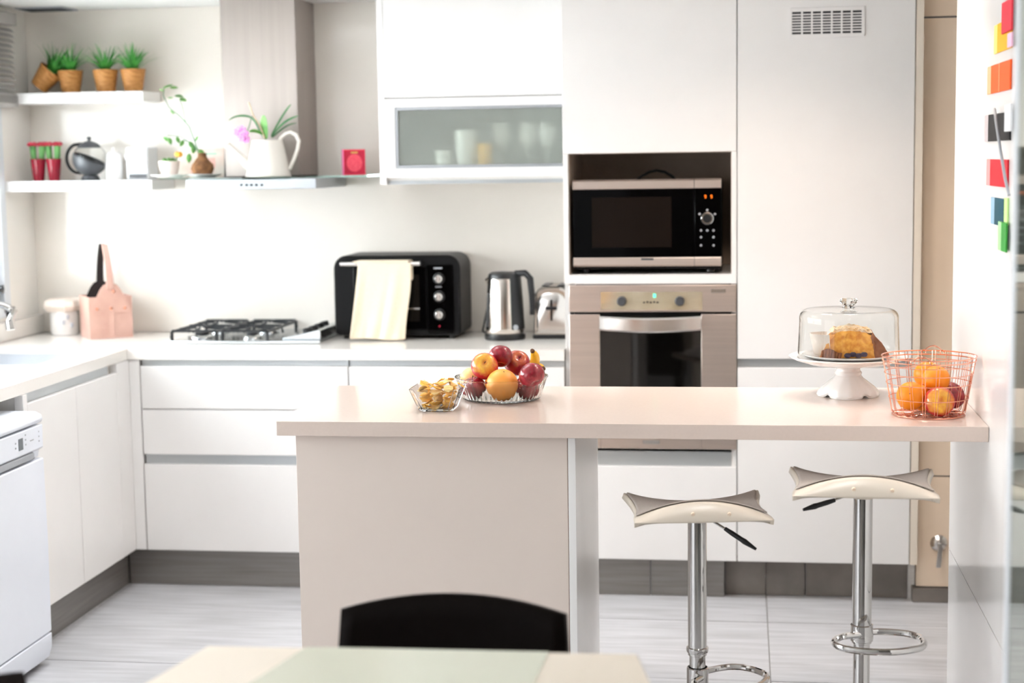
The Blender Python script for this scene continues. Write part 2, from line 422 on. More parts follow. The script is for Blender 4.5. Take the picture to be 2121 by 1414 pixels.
B(-.03, 0, -.905, -.876, .146, .868).build('end_panel', 'lacquer', ul, bevel=.001)
fc = MB(); fc.box(-2.30, -2.272, -.115, .018, .146, .868); fc.box(-2.2715, -2.231, .002, .018, .146, .868)
tag(fc.build('corner_filler', 'lacquer', bevel=.001), 'narrow white filler strip in the corner between the two cabinet runs', 'cabinet filler')
# worktop, L-shaped with sink cut-out
SX0, SX1, SY0, SY1 = -2.80, -2.42, -.66, -.14
wt = MB(); z0, z1 = .870, .910
wt.box(-2.275, -.634, -.004, .592, z0, z1)
wt.box(-2.862, -2.275, SY1, .592, z0, z1); wt.box(-2.862, -2.275, -2.4, SY0, z0, z1); wt.box(-2.862, SX0, SY0, SY1, z0, z1); wt.box(SX1, -2.275, SY0, SY1, z0, z1)
tag(wt.build('worktop', 'quartz', smooth=False), 'long white L-shaped worktop along the left and back walls', 'worktop')
sk = thing('sink', 'pale recessed rectangular sink set into the left worktop', 'sink', ((SX0+SX1)/2, (SY0+SY1)/2, .909))
hx, hy = (SX1-SX0)/2-.001, (SY1-SY0)/2-.001
mb = MB()
def rr(hx, hy, r, z, n=5):
    out = []
    for cx, cy, a0 in ((hx-r, hy-r, 0), (-hx+r, hy-r, PI/2), (-hx+r, -hy+r, PI), (hx-r, -hy+r, 1.5*PI)):
        out += [(cx+r*math.cos(a0+PI/2*i/n), cy+r*math.sin(a0+PI/2*i/n), z) for i in range(n+1)]
    return out
mb.loft([rr(hx, hy, .03, -.001), rr(hx, hy, .03, -.17), rr(hx-.01, hy-.01, .04, -.18), rr(hx-.02, hy-.02, .04, -.172), rr(hx-.012, hy-.012, .04, -.16), rr(hx-.006, hy-.006, .03, -.001)], False, False)
mb.add(rr(hx-.015, hy-.015, .04, -.172), [tuple(range(24))])
mb.build('basin', 'sink_white', sk)
MB().lathe([(.04, -.1715), (.04, -.168), (.03, -.167), (.01, -.170)], n=20).build('drain', 'chrome', sk)
ta = thing('tap', 'chrome kitchen tap over the sink at the left picture edge', 'tap', (-2.795, -.17, .911))
mb = MB(); mb.lathe([(.026, 0), (.026, .012), (.018, .02), (.016, .06)], n=20); mb.build('base', 'chrome', ta)
MB().tube([(0, 0, .05), (0, 0, .12)]+[(.09+.09*math.cos(a), 0-.10*(1-math.cos(a))/2, .12+.07*math.sin(a)) for a in [PI-PI*i/10*.82 for i in range(1, 11)]]+[(.19, -.10, .125)], .012, 12).build('spout', 'chrome', ta)
MB().cyl((.19, -.10, .13), (.195, -.105, .10), .016).build('spout_head', 'chrome', ta)
MB().tube([(0, .018, .05), (0, .05, .07), (0, .07, .10)], .006).build('lever', 'chrome', ta)

# dishwasher, freestanding, at the left edge
dw = thing('dishwasher', 'white freestanding dishwasher with small grey display at the left edge', 'dishwasher', (-2.2, -1.225, 0))
h = .295
pr = [(-.03, .03), (-.008, .045), (.0, .07), (.0, .135)]
B(-.55, -.03, -h, h, .02, .80).build('body', 'dw_white', dw, bevel=.006)
mb = MB(); mb.loft([[(-.03, y, .018), (-.012, y, .022), (.0, y, .06), (.002, y, .105), (-.03, y, .105)] for y in (-h, h)]); mb.build('kick_panel', 'dw_white', dw, bevel=.004)
mb = MB(); mb.loft([[(-.03, y, .109), (.001, y, .109), (.004, y, .4), (.002, y, .674), (-.03, y, .674)] for y in (-h, h)]); mb.build('door', 'dw_white', dw, bevel=.004)
mb = MB(); mb.loft([[(-.03, y, .677), (-.016, y, .677), (-.012, y, .70), (.002, y, .708), (.003, y, .782), (-.03, y, .782)] for y in (-h, h)]); cp = mb.build('control_panel', 'dw_white', dw, bevel=.003)
mb = MB(); mb.box(-.012, .0, -h+.09, h-.06, .680, .702); mb.build('grip_recess', 'grey_mark', dw, bevel=.004)
mb = MB(); mb.loft([[(-.55, y, .787), (-.002, y, .787), (.004, y, .797), (0, y, .812), (-.02, y, .822), (-.55, y, .826)] for y in (-h-.003, h+.003)]); mb.build('lid', 'dw_white', dw, bevel=.004)
B(.0025, .004, .118, .148, .726, .762).build('display', 'grey_screen', dw)
bt = MB()
for y, z in ((.095, .735), (.095, .75), (.165, .735), (.165, .75), (.165, .765)): bt.box(.0025, .0038, y, y+.006, z, z+.005)
for z in (.73, .745, .76): bt.box(.0025, .0038, .262, .266, z, z+.004)
bt.box(.0025, .0036, .20, .225, .742, .745)
tag(bt.build('button_marks', 'grey_mark', dw), kind='stuff')
for y in (-.26, .26): MB().cyl((-.06, y, .001), (-.06, y, .022), .018).build('foot', 'dark_grey', dw)

# ------------------------------------------------------------ tall oven tower
tw = thing('oven_tower', 'tall white cabinet tower holding the microwave and built-in oven', 'cabinet', (-.3215, 0, 0))
x0, x1 = -.310, .3000
mb = MB(); mb.box(x0, x0+.018, .02, .585, .146, 2.19); mb.box(x1-.018, x1, .02, .585, .146, 2.19); mb.box(x0, x0+.018, 0, .02, 1.145, 1.606); mb.box(x1-.018, x1, 0, .02, 1.145, 1.606)
mb.box(x0+.018, x1-.018, .02, .585, .146, .16); mb.box(x0+.018, x1-.018, .0, .585, 1.145, 1.178); mb.box(x0+.018, x1-.018, .02, .585, 1.61, 1.625); mb.box(x0+.018, x1-.018, .022, .585, 2.17, 2.19); mb.box(x0+.018, x1-.018, .57, .585, .16, 1.145)
mb.build('carcass', 'lacquer', tw, smooth=False)
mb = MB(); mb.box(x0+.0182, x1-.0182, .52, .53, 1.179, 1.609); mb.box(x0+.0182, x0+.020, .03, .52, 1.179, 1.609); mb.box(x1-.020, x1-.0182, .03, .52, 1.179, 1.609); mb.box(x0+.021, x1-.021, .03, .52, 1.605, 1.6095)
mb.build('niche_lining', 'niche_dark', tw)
B(x0, x1, -.001, .0185, 1.607, 2.19).build('upper_door', 'lacquer', tw, bevel=.0015)
B(x0, x1, -.002, .018, .146, .488).build('drawer', 'lacquer', tw, bevel=.0015)
B(x0+.0185, x1-.0185, .018, .03, .489, .540).build('grip_channel', 'grip', tw)
# pantry
pn = thing('pantry_cabinet', 'tall white pantry cabinet with air grille, right of the oven tower', 'cabinet', (.282, 0, 0))
h = .301
B(-h, h, .025, .585, .146, 2.19).build('carcass', 'carcass', pn)
B(-h+.001, h-.001, -.002, .018, .878, 2.19).build('door', 'lacquer', pn, bevel=.0015)
B(-h+.001, h-.001, -.002, .018, .146, .846).build('door', 'lacquer', pn, bevel=.0015)
B(-h+.002, h-.002, .018, .025, .847, .877).build('grip_channel', 'grip', pn)
B(h+.002, h+.027, -.004, .585, .146, 2.19).build('end_panel', 'beige_edge', pn)
vg = MB(); va = at(1634.7, 49, 0); vb = at(1790.5, 44, 0)
vx0, vx1 = va.x-.282, vb.x-.282; vz1 = at(1712, 15, 0).z; vz0 = at(1712, 78, 0).z
W_ = vx1-vx0; H_ = vz1-vz0; mx, mz = W_*.038, H_*.13
for q in ((vx0, vx1, vz0, vz0+mz), (vx0, vx1, vz1-mz, vz1), (vx0, vx0+mx, vz0+mz, vz1-mz), (vx1-mx, vx1, vz0+mz, vz1-mz)): vg.box(q[0], q[1], -.007, -.0025, q[2], q[3])
grl = vg.build('vent_grille', 'lacquer', pn, bevel=.001)
B(vx0+mx, vx1-mx, -.0035, -.0022, vz0+mz, vz1-mz).build('vent_backing', 'iron', grl)
iw = W_-2*mx
for k in range(1, 7): 
    x = vx0+mx+iw*k/7; B(x-.003, x+.003, -.0068, -.0036, vz0+mz, vz1-mz).build('mullion', 'lacquer', grl)
ih = H_-2*mz
for k in range(1, 8):
    z = vz0+mz+ih*k/8; B(vx0+mx, vx1-mx, -.006, -.0036, z-.0021, z+.0021).build('slat', 'lacquer', grl)

# microwave in its niche
MY = .012
a = at(1187, 470, MY); b_ = at(1494, 470, MY)
mx0, mx1 = a.x, b_.x; mc = (mx0+mx1)/2; hw = (mx1-mx0)/2
zt = at(1340, 371, MY).z; zb = 1.182
mw = thing('microwave', 'black microwave with steel bands standing in the tower niche', 'microwave', (mc, MY, zb))
H = zt-zb
def mz(py): return at(1340, py, MY).z-zb
B(-hw, hw, .02, .40, .012, H-.004).build('body', 'black_satin', mw, bevel=.006)
for x in (-hw+.04, hw-.04): MB().cyl((x, .06, .0), (x, .06, .013), .015).build('foot', 'black_plastic', mw)
sp = at(1438, 470, MY).x-mc
B(-hw, sp-.001, .0, .02, mz(533), mz(391)).build('door', 'black_gloss', mw, bevel=.002)
B(sp+.001, hw, .0, .02, mz(533), mz(391)).build('control_panel', 'black_gloss', mw, bevel=.002)
B(at(1226, 470, MY).x-mc, at(1391, 470, MY).x-mc, -.0008, .001, mz(512), mz(408)).build('window', 'mw_window', mw)
for nm, p0, p1 in (('top_band', 391, 371), ('bottom_band', 552, 533)):
    for xa, xb in ((-hw, sp-.001), (sp+.001, hw)):
        mb = MB(); z0, z1 = mz(p0)+.0005, mz(p1)
        pts = [(-.002, z0), (-.004, z0+.004), (-.004, z1-.006), (.004, z1), (.02, z1), (.02, z0)] if nm == 'top_band' else [(.004, z0), (-.006, z0+.006), (-.004, z1-.003), (-.002, z1), (.02, z1), (.02, z0)]
        mb.loft([[(x, y, z) for y, z in pts] for x in (xa, xb)]); mb.build(nm, 'steel', mw, smooth=False)
k0 = at(1465, 452, MY); kx, kz = k0.x-mc, k0.z-zb
mb = MB(); mb.tube([(kx, 0, kz), (kx, -.014, kz), (kx, -.017, kz)], [.0235, .0225, .020], 24); kn = mb.build('knob', 'chrome', mw)
MB().cyl((kx, -.017, kz), (kx, -.0185, kz), .015, n=20).build('knob_cap', 'black_plastic', kn)
for px, py in ((1449, 443), (1465, 435), (1481, 443), (1452, 477), (1465, 477), (1478, 477), (1452, 491), (1478, 491), (1452, 508), (1478, 508)):
    q = at(px, py, MY); mb = MB(); mb.cyl((q.x-mc, .0, q.z-zb), (q.x-mc, -.0025, q.z-zb), .0042, n=10); mb.build('button', 'grey_mark', mw)
for px in (1461, 1473.5):
    q = at(px, 407, MY); cx, cz = q.x-mc, q.z-zb; mb = MB()
    for sx, sz, hx_, hz_ in ((0, .005, .002, .0007), (0, 0, .002, .0007), (0, -.005, .002, .0007), (.0025, .0025, .0007, .002), (.0025, -.0025, .0007, .002), (-.0025, .0025, .0007, .002)):
        mb.box(cx+sx-hx_, cx+sx+hx_, -.0012, .0002, cz+sz-hz_, cz+sz+hz_)
    mb.build('display_digit', 'display_amber', mw)
q = at(1341, 536, MY); B(q.x-mc-.022, q.x-mc+.022, -.0052, -.003, q.z-zb-.004, q.z-zb+.003).build('badge', 'dark_grey', mw)
mb = MB(); mb.tube([(at(x, 369-y, .2).x-mc, .2, at(x, 369-y, .2).z-zb) for x, y in ((1316, -6), (1330, 5), (1345, 13), (1360, 16), (1376, 13), (1392, 4), (1402, -6))], .005, 8)
mb.build('cable', 'black_plastic', mw)

# built-in oven
OY = -.004
ov = thing('oven', 'stainless steel built-in oven with two dark knobs, below the microwave', 'oven', (-.3185, OY, .551))
ox = lambda px, py=620: at(px, py, OY).x+.3185
oz = lambda py, px=1350: at(px, py, OY).z-.551
hw = .2965
B(-.280, .277, .012, .53, .003, .586).build('body', 'black_satin', ov)
B(-hw, hw, 0, .012, oz(646), oz(590)).build('control_fascia', 'steel', ov, bevel=.002)
B(ox(1244), ox(1455), -.0015, .001, oz(642), oz(604)).build('display_panel', 'oven_display', ov)
for px in (1288, 1408):
    x, z = ox(px), oz(623); MB().tube([(x, 0, z), (x, -.022, z), (x, -.025, z)], [.0175, .0165, .013], 20).build('knob', 'dark_grey', ov)
for i in range(5):
    x, z = ox(1334+i*7), oz(626-(i % 2)); MB().cyl((x, -.001, z), (x, -.004, z), .0035, n=8).build('button', 'black_plastic', ov)
B(ox(1353), ox(1358.5), -.003, -.001, oz(616), oz(608)).build('clock_digit', 'display_green', ov)
B(ox(1473), ox(1503), -.003, .001, oz(606), oz(599)).build('badge', 'steel_bright', ov)
d1, d2 = ox(1243, 720), ox(1452, 720)
B(-hw, d1-.0007, 0, .012, oz(929)-.0, oz(651)).build('door_stile', 'steel', ov, bevel=.0015)
B(d2+.0007, hw, 0, .012, oz(929), oz(651)).build('door_stile', 'steel', ov, bevel=.0015)
B(d1, d2, .001, .011, oz(890), oz(655)).build('door_glass', 'oven_glass', ov)
B(d1, d2, 0, .012, oz(929), oz(891)).build('door_rail', 'steel', ov, bevel=.0015)
q = at(1349, 915, OY); B(q.x+.3185-.03, q.x+.3185+.03, -.0022, .001, q.z-.551-.007, q.z-.551+.007).build('badge', 'steel_bright', ov)
mb = MB(); n = 14; z0, z1 = oz(683), oz(654); rows = []
for i in range(n+1):
    t = i/n; x = d1+(d2-d1)*t; y = -.012-.030*math.sin(PI*t)**.8; dz = -.006*math.sin(PI*t)
    rows.append([(x, y, z0+dz), (x, y-.006, z0+.006+dz), (x, y-.006, z1-.006+dz*.6), (x, y, z1+dz*.6), (x, y+.005, z1-.004+dz*.6), (x, y+.005, z0+.004+dz)])
mb.loft(rows); hnd = mb.build('handle', 'steel_bright', ov)
mb = MB()
for x in (d1+.012, d2-.012): mb.box(x-.008, x+.008, -.014, .0, z0+.012, z1-.012)
mb.build('handle_mount', 'steel', hnd)

# ------------------------------------------------------------ wall cabinet with frosted flap door
CYF = .22
wc = thing('wall_cabinet', 'white wall cabinet with frosted glass flap door, left of the tower', 'cabinet', (0, CYF, 0))
cx0 = at(783, 200, CYF).x; cx1 = -.6335
cz = lambda py, px=990: at(px, py, CYF).z
e = .022
xi = at(799, 300, CYF).x
D_ = WY-.008-CYF
sp_z = cz(200)
mb = MB(); mb.box(cx0, xi-.001, 0, D_, cz(382, 800), 2.205)
mb.build('end_panel', 'lacquer', wc, smooth=False)
mb = MB(); mb.box(cx1-.018, cx1, .02, D_, cz(380), 2.205); mb.box(xi, cx1-.018, .021, D_, sp_z-.009, sp_z+.009); mb.box(xi, cx1-.018, .021, D_, cz(372), cz(372)+.018); mb.box(xi, cx1-.018, D_-.01, D_, cz(372)+.018, 2.205); mb.box(xi, cx1-.018, .021, D_-.01, 2.187, 2.205)
mb.build('carcass', 'carcass', wc, smooth=False)
B(xi, cx1, 0, .02, sp_z+.002, 2.205).build('upper_door', 'lacquer', wc, bevel=.0015)
za, zb_ = cz(366), sp_z-.002
gx0, gx1 = at(818, 280, CYF).x, -.644; gz0, gz1 = cz(347), cz(219)
mb = MB()
for q in ((xi, gx0, za, zb_), (gx1, cx1, za, zb_), (gx0, gx1, za, gz0), (gx0, gx1, gz1, zb_)): mb.box(q[0], q[1], 0, .02, q[2], q[3])
fd = mb.build('flap_door', 'lacquer', wc, smooth=False)
mb = MB(); a = .012
for q in ((gx0, gx0+a, gz0, gz1), (gx1-a, gx1, gz0, gz1), (gx0+a, gx1-a, gz0, gz0+a), (gx0+a, gx1-a, gz1-a, gz1)): mb.box(q[0]+.0003, q[1]-.0003, .003, .018, q[2]+.0003, q[3]-.0003)
mb.build('pane_frame', 'alu', fd, bevel=.001)
B(gx0+a, gx1-a, .008, .012, gz0+a, gz1-a).build('pane', 'frosted', fd)
B(xi, cx1-.018, .03, .05, cz(380), cz(372)).build('light_rail', 'grip', wc)
CB = cz(372)+.018                     # cabinet floor inside
def cup(name, label, px, r0, r1, h, m, Y, group=None):
    x = at(px, 300, Y).x
    o = MB().lathe([(r0, 0), (r1, h), (r1-.003, h), (r0-.003, .004)], n=24).build(name, m); o.location = (x, Y, CB+.0005)
    return tag(o, label, 'cup', group)
cup('mug', 'tall white flared cup behind the frosted glass flap', 965, .034, .047, .165, 'ceramic', CYF+.065)
cup('cup', 'small white cup just left of the tall flared cup behind frosted glass', 919, .028, .035, .092, 'ceramic', CYF+.058)
cup('tumbler', 'ochre tumbler right of the tall white cup behind frosted glass', 1004, .026, .028, .115, 'chip', CYF+.062)
for i, (px, nm) in enumerate(((1040, 'leftmost'), (1095, 'middle'), (1135, 'rightmost'))):
    g_ = MB().lathe([(.03, 0), (.03, .002), (.004, .006), (.004, .085), (.018, .092), (.036, .120), (.040, .155), (.034, .190), (.0325, .190), (.0385, .155), (.034, .122), (.01, .096)], n=20, cap1=False)
    o = g_.build('wine_glass', 'ceramic'); o.location = (at(px, 300, CYF+.14).x, CYF+.14, CB+.0005)
    tag(o, 'pale stemmed glass behind the frosted flap, %s of the three' % nm, 'glass', 'stemmed glasses in the wall cabinet')
for k in range(7):
    o = MB().lathe([(.035, 0), (.052, .008), (.054, .010), (.05, .010), (.034, .003)], n=24).build('saucer', 'ceramic'); o.location = (at(863, 330, CYF+.1).x, CYF+.1, CB+.0006+k*.0102)
    tag(o, 'white saucer in the left stack behind frosted glass, %s' % ('bottom one', 'second from bottom', 'third from bottom', 'middle one', 'third from top', 'second from top', 'topmost')[k], 'saucer', 'saucers stacked in the wall cabinet')

# ------------------------------------------------------------ shelves and hood
S1, S2 = 1.879, 1.533
for z, h, y0, xr, lab in ((S1, .041, .395, -2.322, 'upper white floating shelf carrying the four wicker pots'), (S2, .040, .335, -2.278, 'lower white floating shelf beside the hood, carrying the teapot')):
    t = thing('wall_shelf', lab, 'shelf', ((WX+xr)/2, .5, z))
    w2 = (xr-WX)/2-.001
    B(-w2, w2, y0-.5, .593-.5, -h, 0).build('board', 'lacquer', t, bevel=.0015)
hood = thing('cooker_hood', 'stainless chimney cooker hood with a glass canopy shelf', 'cooker hood', (-1.82, WY-.008, 0))
HY = WY-.008
B(-.153, .141, .315-HY, 0, 1.541, 2.213).build('chimney', 'steel_chim', hood, bevel=.002)
hb = B(-.250, .252, .135-HY, 0, 1.494, 1.5325).build('body', 'alu', hood, bevel=.002)
for px in (500, 511, 521, 531, 542):
    q = at(px, 383, .135); MB().cyl((q.x+1.82, .135-HY, q.z), (q.x+1.82, .131-HY, q.z), .005, n=10).build('button', 'dark_grey', hb)
gp = [(-.43, 0), (-.43, .34-HY)]
for i in range(1, 16):
    t = i/16; gp.append((-.43+.83*t, .34-HY-.26*math.sin(PI*t)))
gp += [(.40, .34-HY), (.40, 0)]
GZ = 1.5335
MB().prism([(x, y, GZ) for x, y in gp], (0, 0, .006)).build('glass_canopy', 'glass_green', hood, smooth=False)
GT = GZ+.0065

# ------------------------------------------------------------ plants in wicker pots on the upper shelf
def grass(bm, n, h, r, seed):
    rg = random.Random(seed)
    for i in range(n):
        a = rg.uniform(0, 2*PI); lean = rg.uniform(.05, 1.0)**.8; L = h*rg.uniform(.75, 1.08)*(1.05-.15*lean)
        d = Vector((math.cos(a), math.sin(a), 0)); sd = Vector((-d.y, d.x, 0)); b0 = d*r*rg.uniform(.1, 1)
        w0 = .0052; pts = []
        for k in range(5):
            t = k/4; p = b0+d*(lean*1.15*L*t*(.55+.45*t))+Vector((0, 0, L*t*(1-.5*lean*t))); ww = w0*(1-t)**.7+.0003
            pts.append((p-sd*ww, p+d*.0008, p+sd*ww))
        vs = [tuple(q) for row in pts for q in row]
        bm.add(vs, [(3*k+j, 3*k+j+1, 3*k+j+4, 3*k+j+3) for k in range(4) for j in range(2)])
def wicker(label, loc, seed, rot=None):
    t = thing('wicker_potted_grass', label, 'potted plant', loc, 0, 'wicker potted grasses on the upper shelf')
    mb = MB(); prof = [(.001, .001), (.034, .001), (.0355, .004)]
    for k in range(1, 13): prof.append((.0355+.0125*k/12+(.0008 if k % 2 else -.0004), .004+.078*k/12))
    prof += [(.0495, .083), (.050, .0875), (.0475, .089), (.044, .086), (.042, .074), (.001, .074)]
    mb.lathe(prof, n=36, mod=lambda a, r, z: 1+(.012*math.cos(18*a) if z > .003 else 0)); mb.build('basket', 'wicker', t)
    mb = MB(); mb.T = Matrix.Translation((0, 0, .074)); grass(mb, 60, .125, .014, seed); tag(mb.build('foliage', 'grass', t, smooth=True), kind='stuff')
    MB().lathe([(.001, .0745), (.02, .0745), (.012, .080), (.001, .081)], n=16).build('soil', 'brown', t)
    if rot: t.rotation_euler = rot
    return t
wy = .485
for px, lab, sd in ((147, 'green grass in a wicker pot, upright, with the tipped pot leaning on it', 1), (220, 'green grass in a wicker pot, second from right on the upper shelf', 2), (277, 'green grass in a wicker pot at the right end of the upper shelf', 3)):
    wicker(lab, (at(px, 187, wy).x, wy, S1+.0005), sd)
wicker('tipped wicker grass pot leaning on its neighbour, leftmost on the upper shelf', (at(86, 187, wy).x-.012, wy, S1+.026), 4, (0, .70, .1))

# ------------------------------------------------------------ lower shelf
for px, lab in ((81, 'red tapered pot of two red-topped cacti nearest the window'), (113, 'red tapered pot of two red-topped cacti beside the teapot')):
    Y = .44; x = at(px, 372, Y).x
    t = thing('potted_cactus', lab, 'potted plant', (x, Y, S2+.0005), 0, 'red pots of grafted cactus')
    MB().lathe([(.001, 0), (.020, 0), (.0215, .003), (.0305, .083), (.031, .087), (.029, .087), (.027, .075), (.001, .074)], n=32, mod=lambda a, r, z: 1+.02*math.cos(8*a)).build('pot', 'red_pot', t)
    for sx in (-.0145, .0135):
        sxx = sx*1.25
        MB().tube([(sx, 0, .07), (sxx, 0, .10), (sxx*1.12, 0, .138)], [.011, .0118, .0135], 10).build('stem', 'cactus', t)
        MB().ball((sxx*1.15, 0, .145), .0180, (1, 1, .5), 36, 8, lambda d: 1+.20*math.cos(9*math.atan2(d.y, d.x))).build('cap', 'cactus_red', t)
Y = .44
tp = thing('teapot', 'glass globe teapot with dark grey tilted infuser bowl, lid and ring handle', 'teapot', (at(188, 372, Y).x, Y, S2+.0005))
R = .066; cz_ = .084
MB().ball((0, 0, cz_), R, (1, 1, .96), 28, 16).build('glass_globe', 'glass_thin', tp, solid=.002)
mb = MB(); tilt = Matrix.Translation((0, 0, cz_)) @ Matrix.Rotation(math.radians(24), 4, 'Y'); mb.T = tilt
mb.lathe([(.001, -R*1.02)]+[(R*1.03*math.sin(a), -R*1.02*math.cos(a)) for a in [PI*.5*i/10 for i in range(1, 11)]]+[(R*1.005, 0.002)]+[(R*1.005*math.sin(a), -R*1.003*math.cos(a)) for a in [PI*.5*i/10 for i in range(9, 0, -1)]]+[(.001, -R*1.003)], n=28)
mb.build('bowl', 'dark_grey', tp)
MB().lathe([(.001, 0), (.036, 0), (.038, .004), (.034, .012), (.028, .02), (.001, .021)], n=24).build('foot', 'dark_grey', tp)
MB().lathe([(.046, cz_+.044), (.047, cz_+.047), (.036, cz_+.060), (.018, cz_+.068), (.006, cz_+.071), (.006, cz_+.075), (.009, cz_+.080), (.008, cz_+.087), (.001, cz_+.089)], n=24).build('lid', 'dark_grey', tp)
MB().tube([(-.030, 0, cz_+.060)]+[(-.045+.052*math.cos(a), 0, cz_+.002+.058*math.sin(a)) for a in [PI*.62+PI*.78*i/12 for i in range(13)]]+[(-.040, 0, cz_-.055)], .0062, 10).build('handle', 'black_satin', tp)
pt = thing('sugar_jar', 'pale frosted lidded jar standing between teapot and white box', 'jar', (at(237, 372, .46).x, .46, S2+.0005))
MB().lathe([(.001, 0), (.030, 0), (.033, .004), (.036, .05), (.033, .095), (.030, .10), (.028, .10), (.030, .094), (.033, .05), (.03, .006), (.001, .006)], n=24).build('body', 'ceramic', pt)
MB().lathe([(.031, .1005), (.0315, .104), (.02, .112), (.006, .116), (.005, .120), (.008, .126), (.001, .131)], n=20).build('lid', 'ceramic', pt)
q0, q1, q2 = at(262, 370, .42), at(308, 370, .42), at(333, 370, .55)
wb = thing('white_appliance', 'small boxy white appliance with a grey base slot on the lower shelf', 'appliance', ((q0.x+q1.x)/2, .42, S2+.0005))
hw = (q1.x-q0.x)/2
B(-hw, hw, 0, .115, 0, .128).build('body', 'white_plastic', wb, bevel=.007)
B(-hw+.008, hw-.008, -.0025, .001, .044, .118).build('front_panel', 'ceramic', wb, bevel=.001)
B(-hw+.012, hw-.006, -.002, .001, .006, .022).build('slot', 'dark_grey', wb)
MB().cyl((-hw+.006, .02, .09), (-hw-.008, .02, .09), .010).build('knob', 'white_plastic', wb)
# plates on the canopy, pot, kokedama and card
def plate(name, lab, x, y, z, r):
    o = MB().lathe([(.001, 0), (r*.6, 0), (r*.64, .002), (r*.85, .006), (r, .011), (r, .0125), (r*.84, .0085), (r*.62, .004), (.001, .0035)], n=36).build(name, 'ceramic'); o.location = (x, y, z)
    return tag(o, lab, 'plate')
PY = .30
xa = at(352, 368, PY+.03).x; xb = at(424, 366, PY).x
plate('plate', 'white plate under the small pink pot, on the hood glass', xa, PY+.03, GT, .076)
plate('plate', 'white plate under the brown root ball, on the hood glass', xb, PY-.0, GT+.0, .0655)
sx = at(351, 360, PY+.03).x
sp_ = thing('potted_succulent', 'small pale pink pot of succulents with one orange bloom, on a plate', 'potted plant', (sx, PY+.03, GT+.0042))
MB().lathe([(.001, 0), (.024, 0), (.030, .006), (.038, .035), (.041, .06), (.0385, .06), (.036, .045), (.001, .044)], n=28).build('pot', 'pink_ceramic', sp_)
mb = MB(); rg = random.Random(3)
for i in range(16):
    a = rg.uniform(0, 2*PI); r = rg.uniform(.0, .026); mb.ball((r*math.cos(a), r*math.sin(a), .052+rg.uniform(0, .014)), .008, (1, 1, 1.3), 6, 4)
tag(mb.build('foliage', 'leaf_green', sp_), kind='stuff')
MB().tube([(.025, 0, .05), (.034, -.004, .07), (.04, -.005, .082)], .002, 6).build('stem', 'leaf_green', sp_)
MB().ball((.042, -.005, .085), .014, (1, 1, .8), 12, 6, lambda d: 1+.18*math.cos(5*math.atan2(d.y, d.x))).build('flower', 'orange_flower', sp_)
kx = at(420, 360, PY).x
kk = thing('root_ball_plant', 'trailing green vine growing from a round brown root ball', 'potted plant', (kx, PY, GT+.0042))
MB().lathe([(.001, .0), (.02, .0), (.036, .010), (.044, .028), (.040, .045), (.026, .062), (.017, .074), (.016, .088), (.001, .09)], n=24, mod=lambda a, r, z: 1+.05*math.sin(5*a+z*150)).build('root_ball', 'koke', kk)
kp = lambda px, py: at(px, py, PY)-Vector((kx, PY, GT+.0042))
st1 = [kp(*p) for p in ((420, 332), (408, 305), (392, 262), (372, 240), (350, 222), (338, 198), (340, 180))]
MB().tube(st1, [.0024]*4+[.0018]*3, 6).build('stem', 'leaf_dark', kk)
for pp, dy in ((((418, 330), (400, 300), (375, 282), (348, 280)), -.01), (((418, 330), (410, 310), (395, 295), (385, 290)), -.02), (((385, 255), (380, 230), (376, 215), (372, 206)), .0)):
    MB().tube([kp(*p)+Vector((0, dy*i/3, 0)) for i, p in enumerate(pp)], .0014, 6).build('stem', 'leaf_dark', kk)
def leaf(parent, c, ang, L, W, m, cup_=.15, tilt=.5, name='leaf', bend=0):
    """pointed oval leaf in the picture plane, tilted out of it"""
    mb = MB(); n = 7; top = []
    for i in range(n+1):
        t = i/n; w_ = W*math.sin(PI*min(1, t*.94+.03))**.8*(1-.25*t)+.0004; z = -bend*t*t*L
        top.append([(t*L, -w_, z+cup_*w_), (t*L, 0, z), (t*L, w_, z+cup_*w_)])
    vs = [p for r in top for p in r]; fs = [(3*k+j, 3*k+j+1, 3*k+j+4, 3*k+j+3) for k in range(n) for j in range(2)]
    mb.T = Matrix.Translation(c) @ Matrix.Rotation(-ang, 4, 'Y') @ Matrix.Rotation(tilt, 4, 'X')
    mb.add(vs, fs)
    return mb.build(name, m, parent, solid=.0008)
for px, py, an, L, tl in ((338, 182, 15, .040, .5), (352, 181, -5, .032, .6), (340, 188, 160, .02, .5), (362, 198, -10, .035, .5), (372, 204, -20, .030, .8), (358, 202, 180, .02, .4),
                          (352, 290, 160, .030, 1.0), (350, 285, -75, .028, 1.2), (366, 283, -70, .026, 1.1), (380, 290, -120, .028, 1.0), (392, 293, -60, .032, 1.2), (402, 300, -100, .034, 1.0), (412, 310, -45, .030, 1.1), (405, 292, 60, .022, 1.0), (392, 318, -95, .036, 1.2), (415, 322, -120, .028, 1.0), (362, 236, 140, .024, .7)):
    leaf(kk, kp(px, py), math.radians(an), L, L*.33, 'leaf_green', tilt=tl)
cdn = thing('framed_card', 'pale pastel card in a thin frame leaning behind the root ball', 'card', (at(418, 365, .44).x, .44, GT))
hw = (at(466, 340, .44).x-at(372, 340, .44).x)/2
mb = MB(); lean = Matrix.Rotation(-.12, 4, 'X'); mb.T = lean; mb.box(-hw, hw, 0, .006, .001, .112); mb.build('card', 'card', cdn)
for nm, q in (('pastel_green', (-.03, .0, .045, .065)), ('pastel_pink', (.02, .055, .035, .075)), ('pastel_pink', (-.045, -.01, .015, .028)), ('pastel_green', (.0, .06, .088, .094))):
    mb = MB(); mb.T = lean; mb.box(q[0], q[1], -.0008, .0002, q[2], q[3]); mb.build('print', nm, cdn)
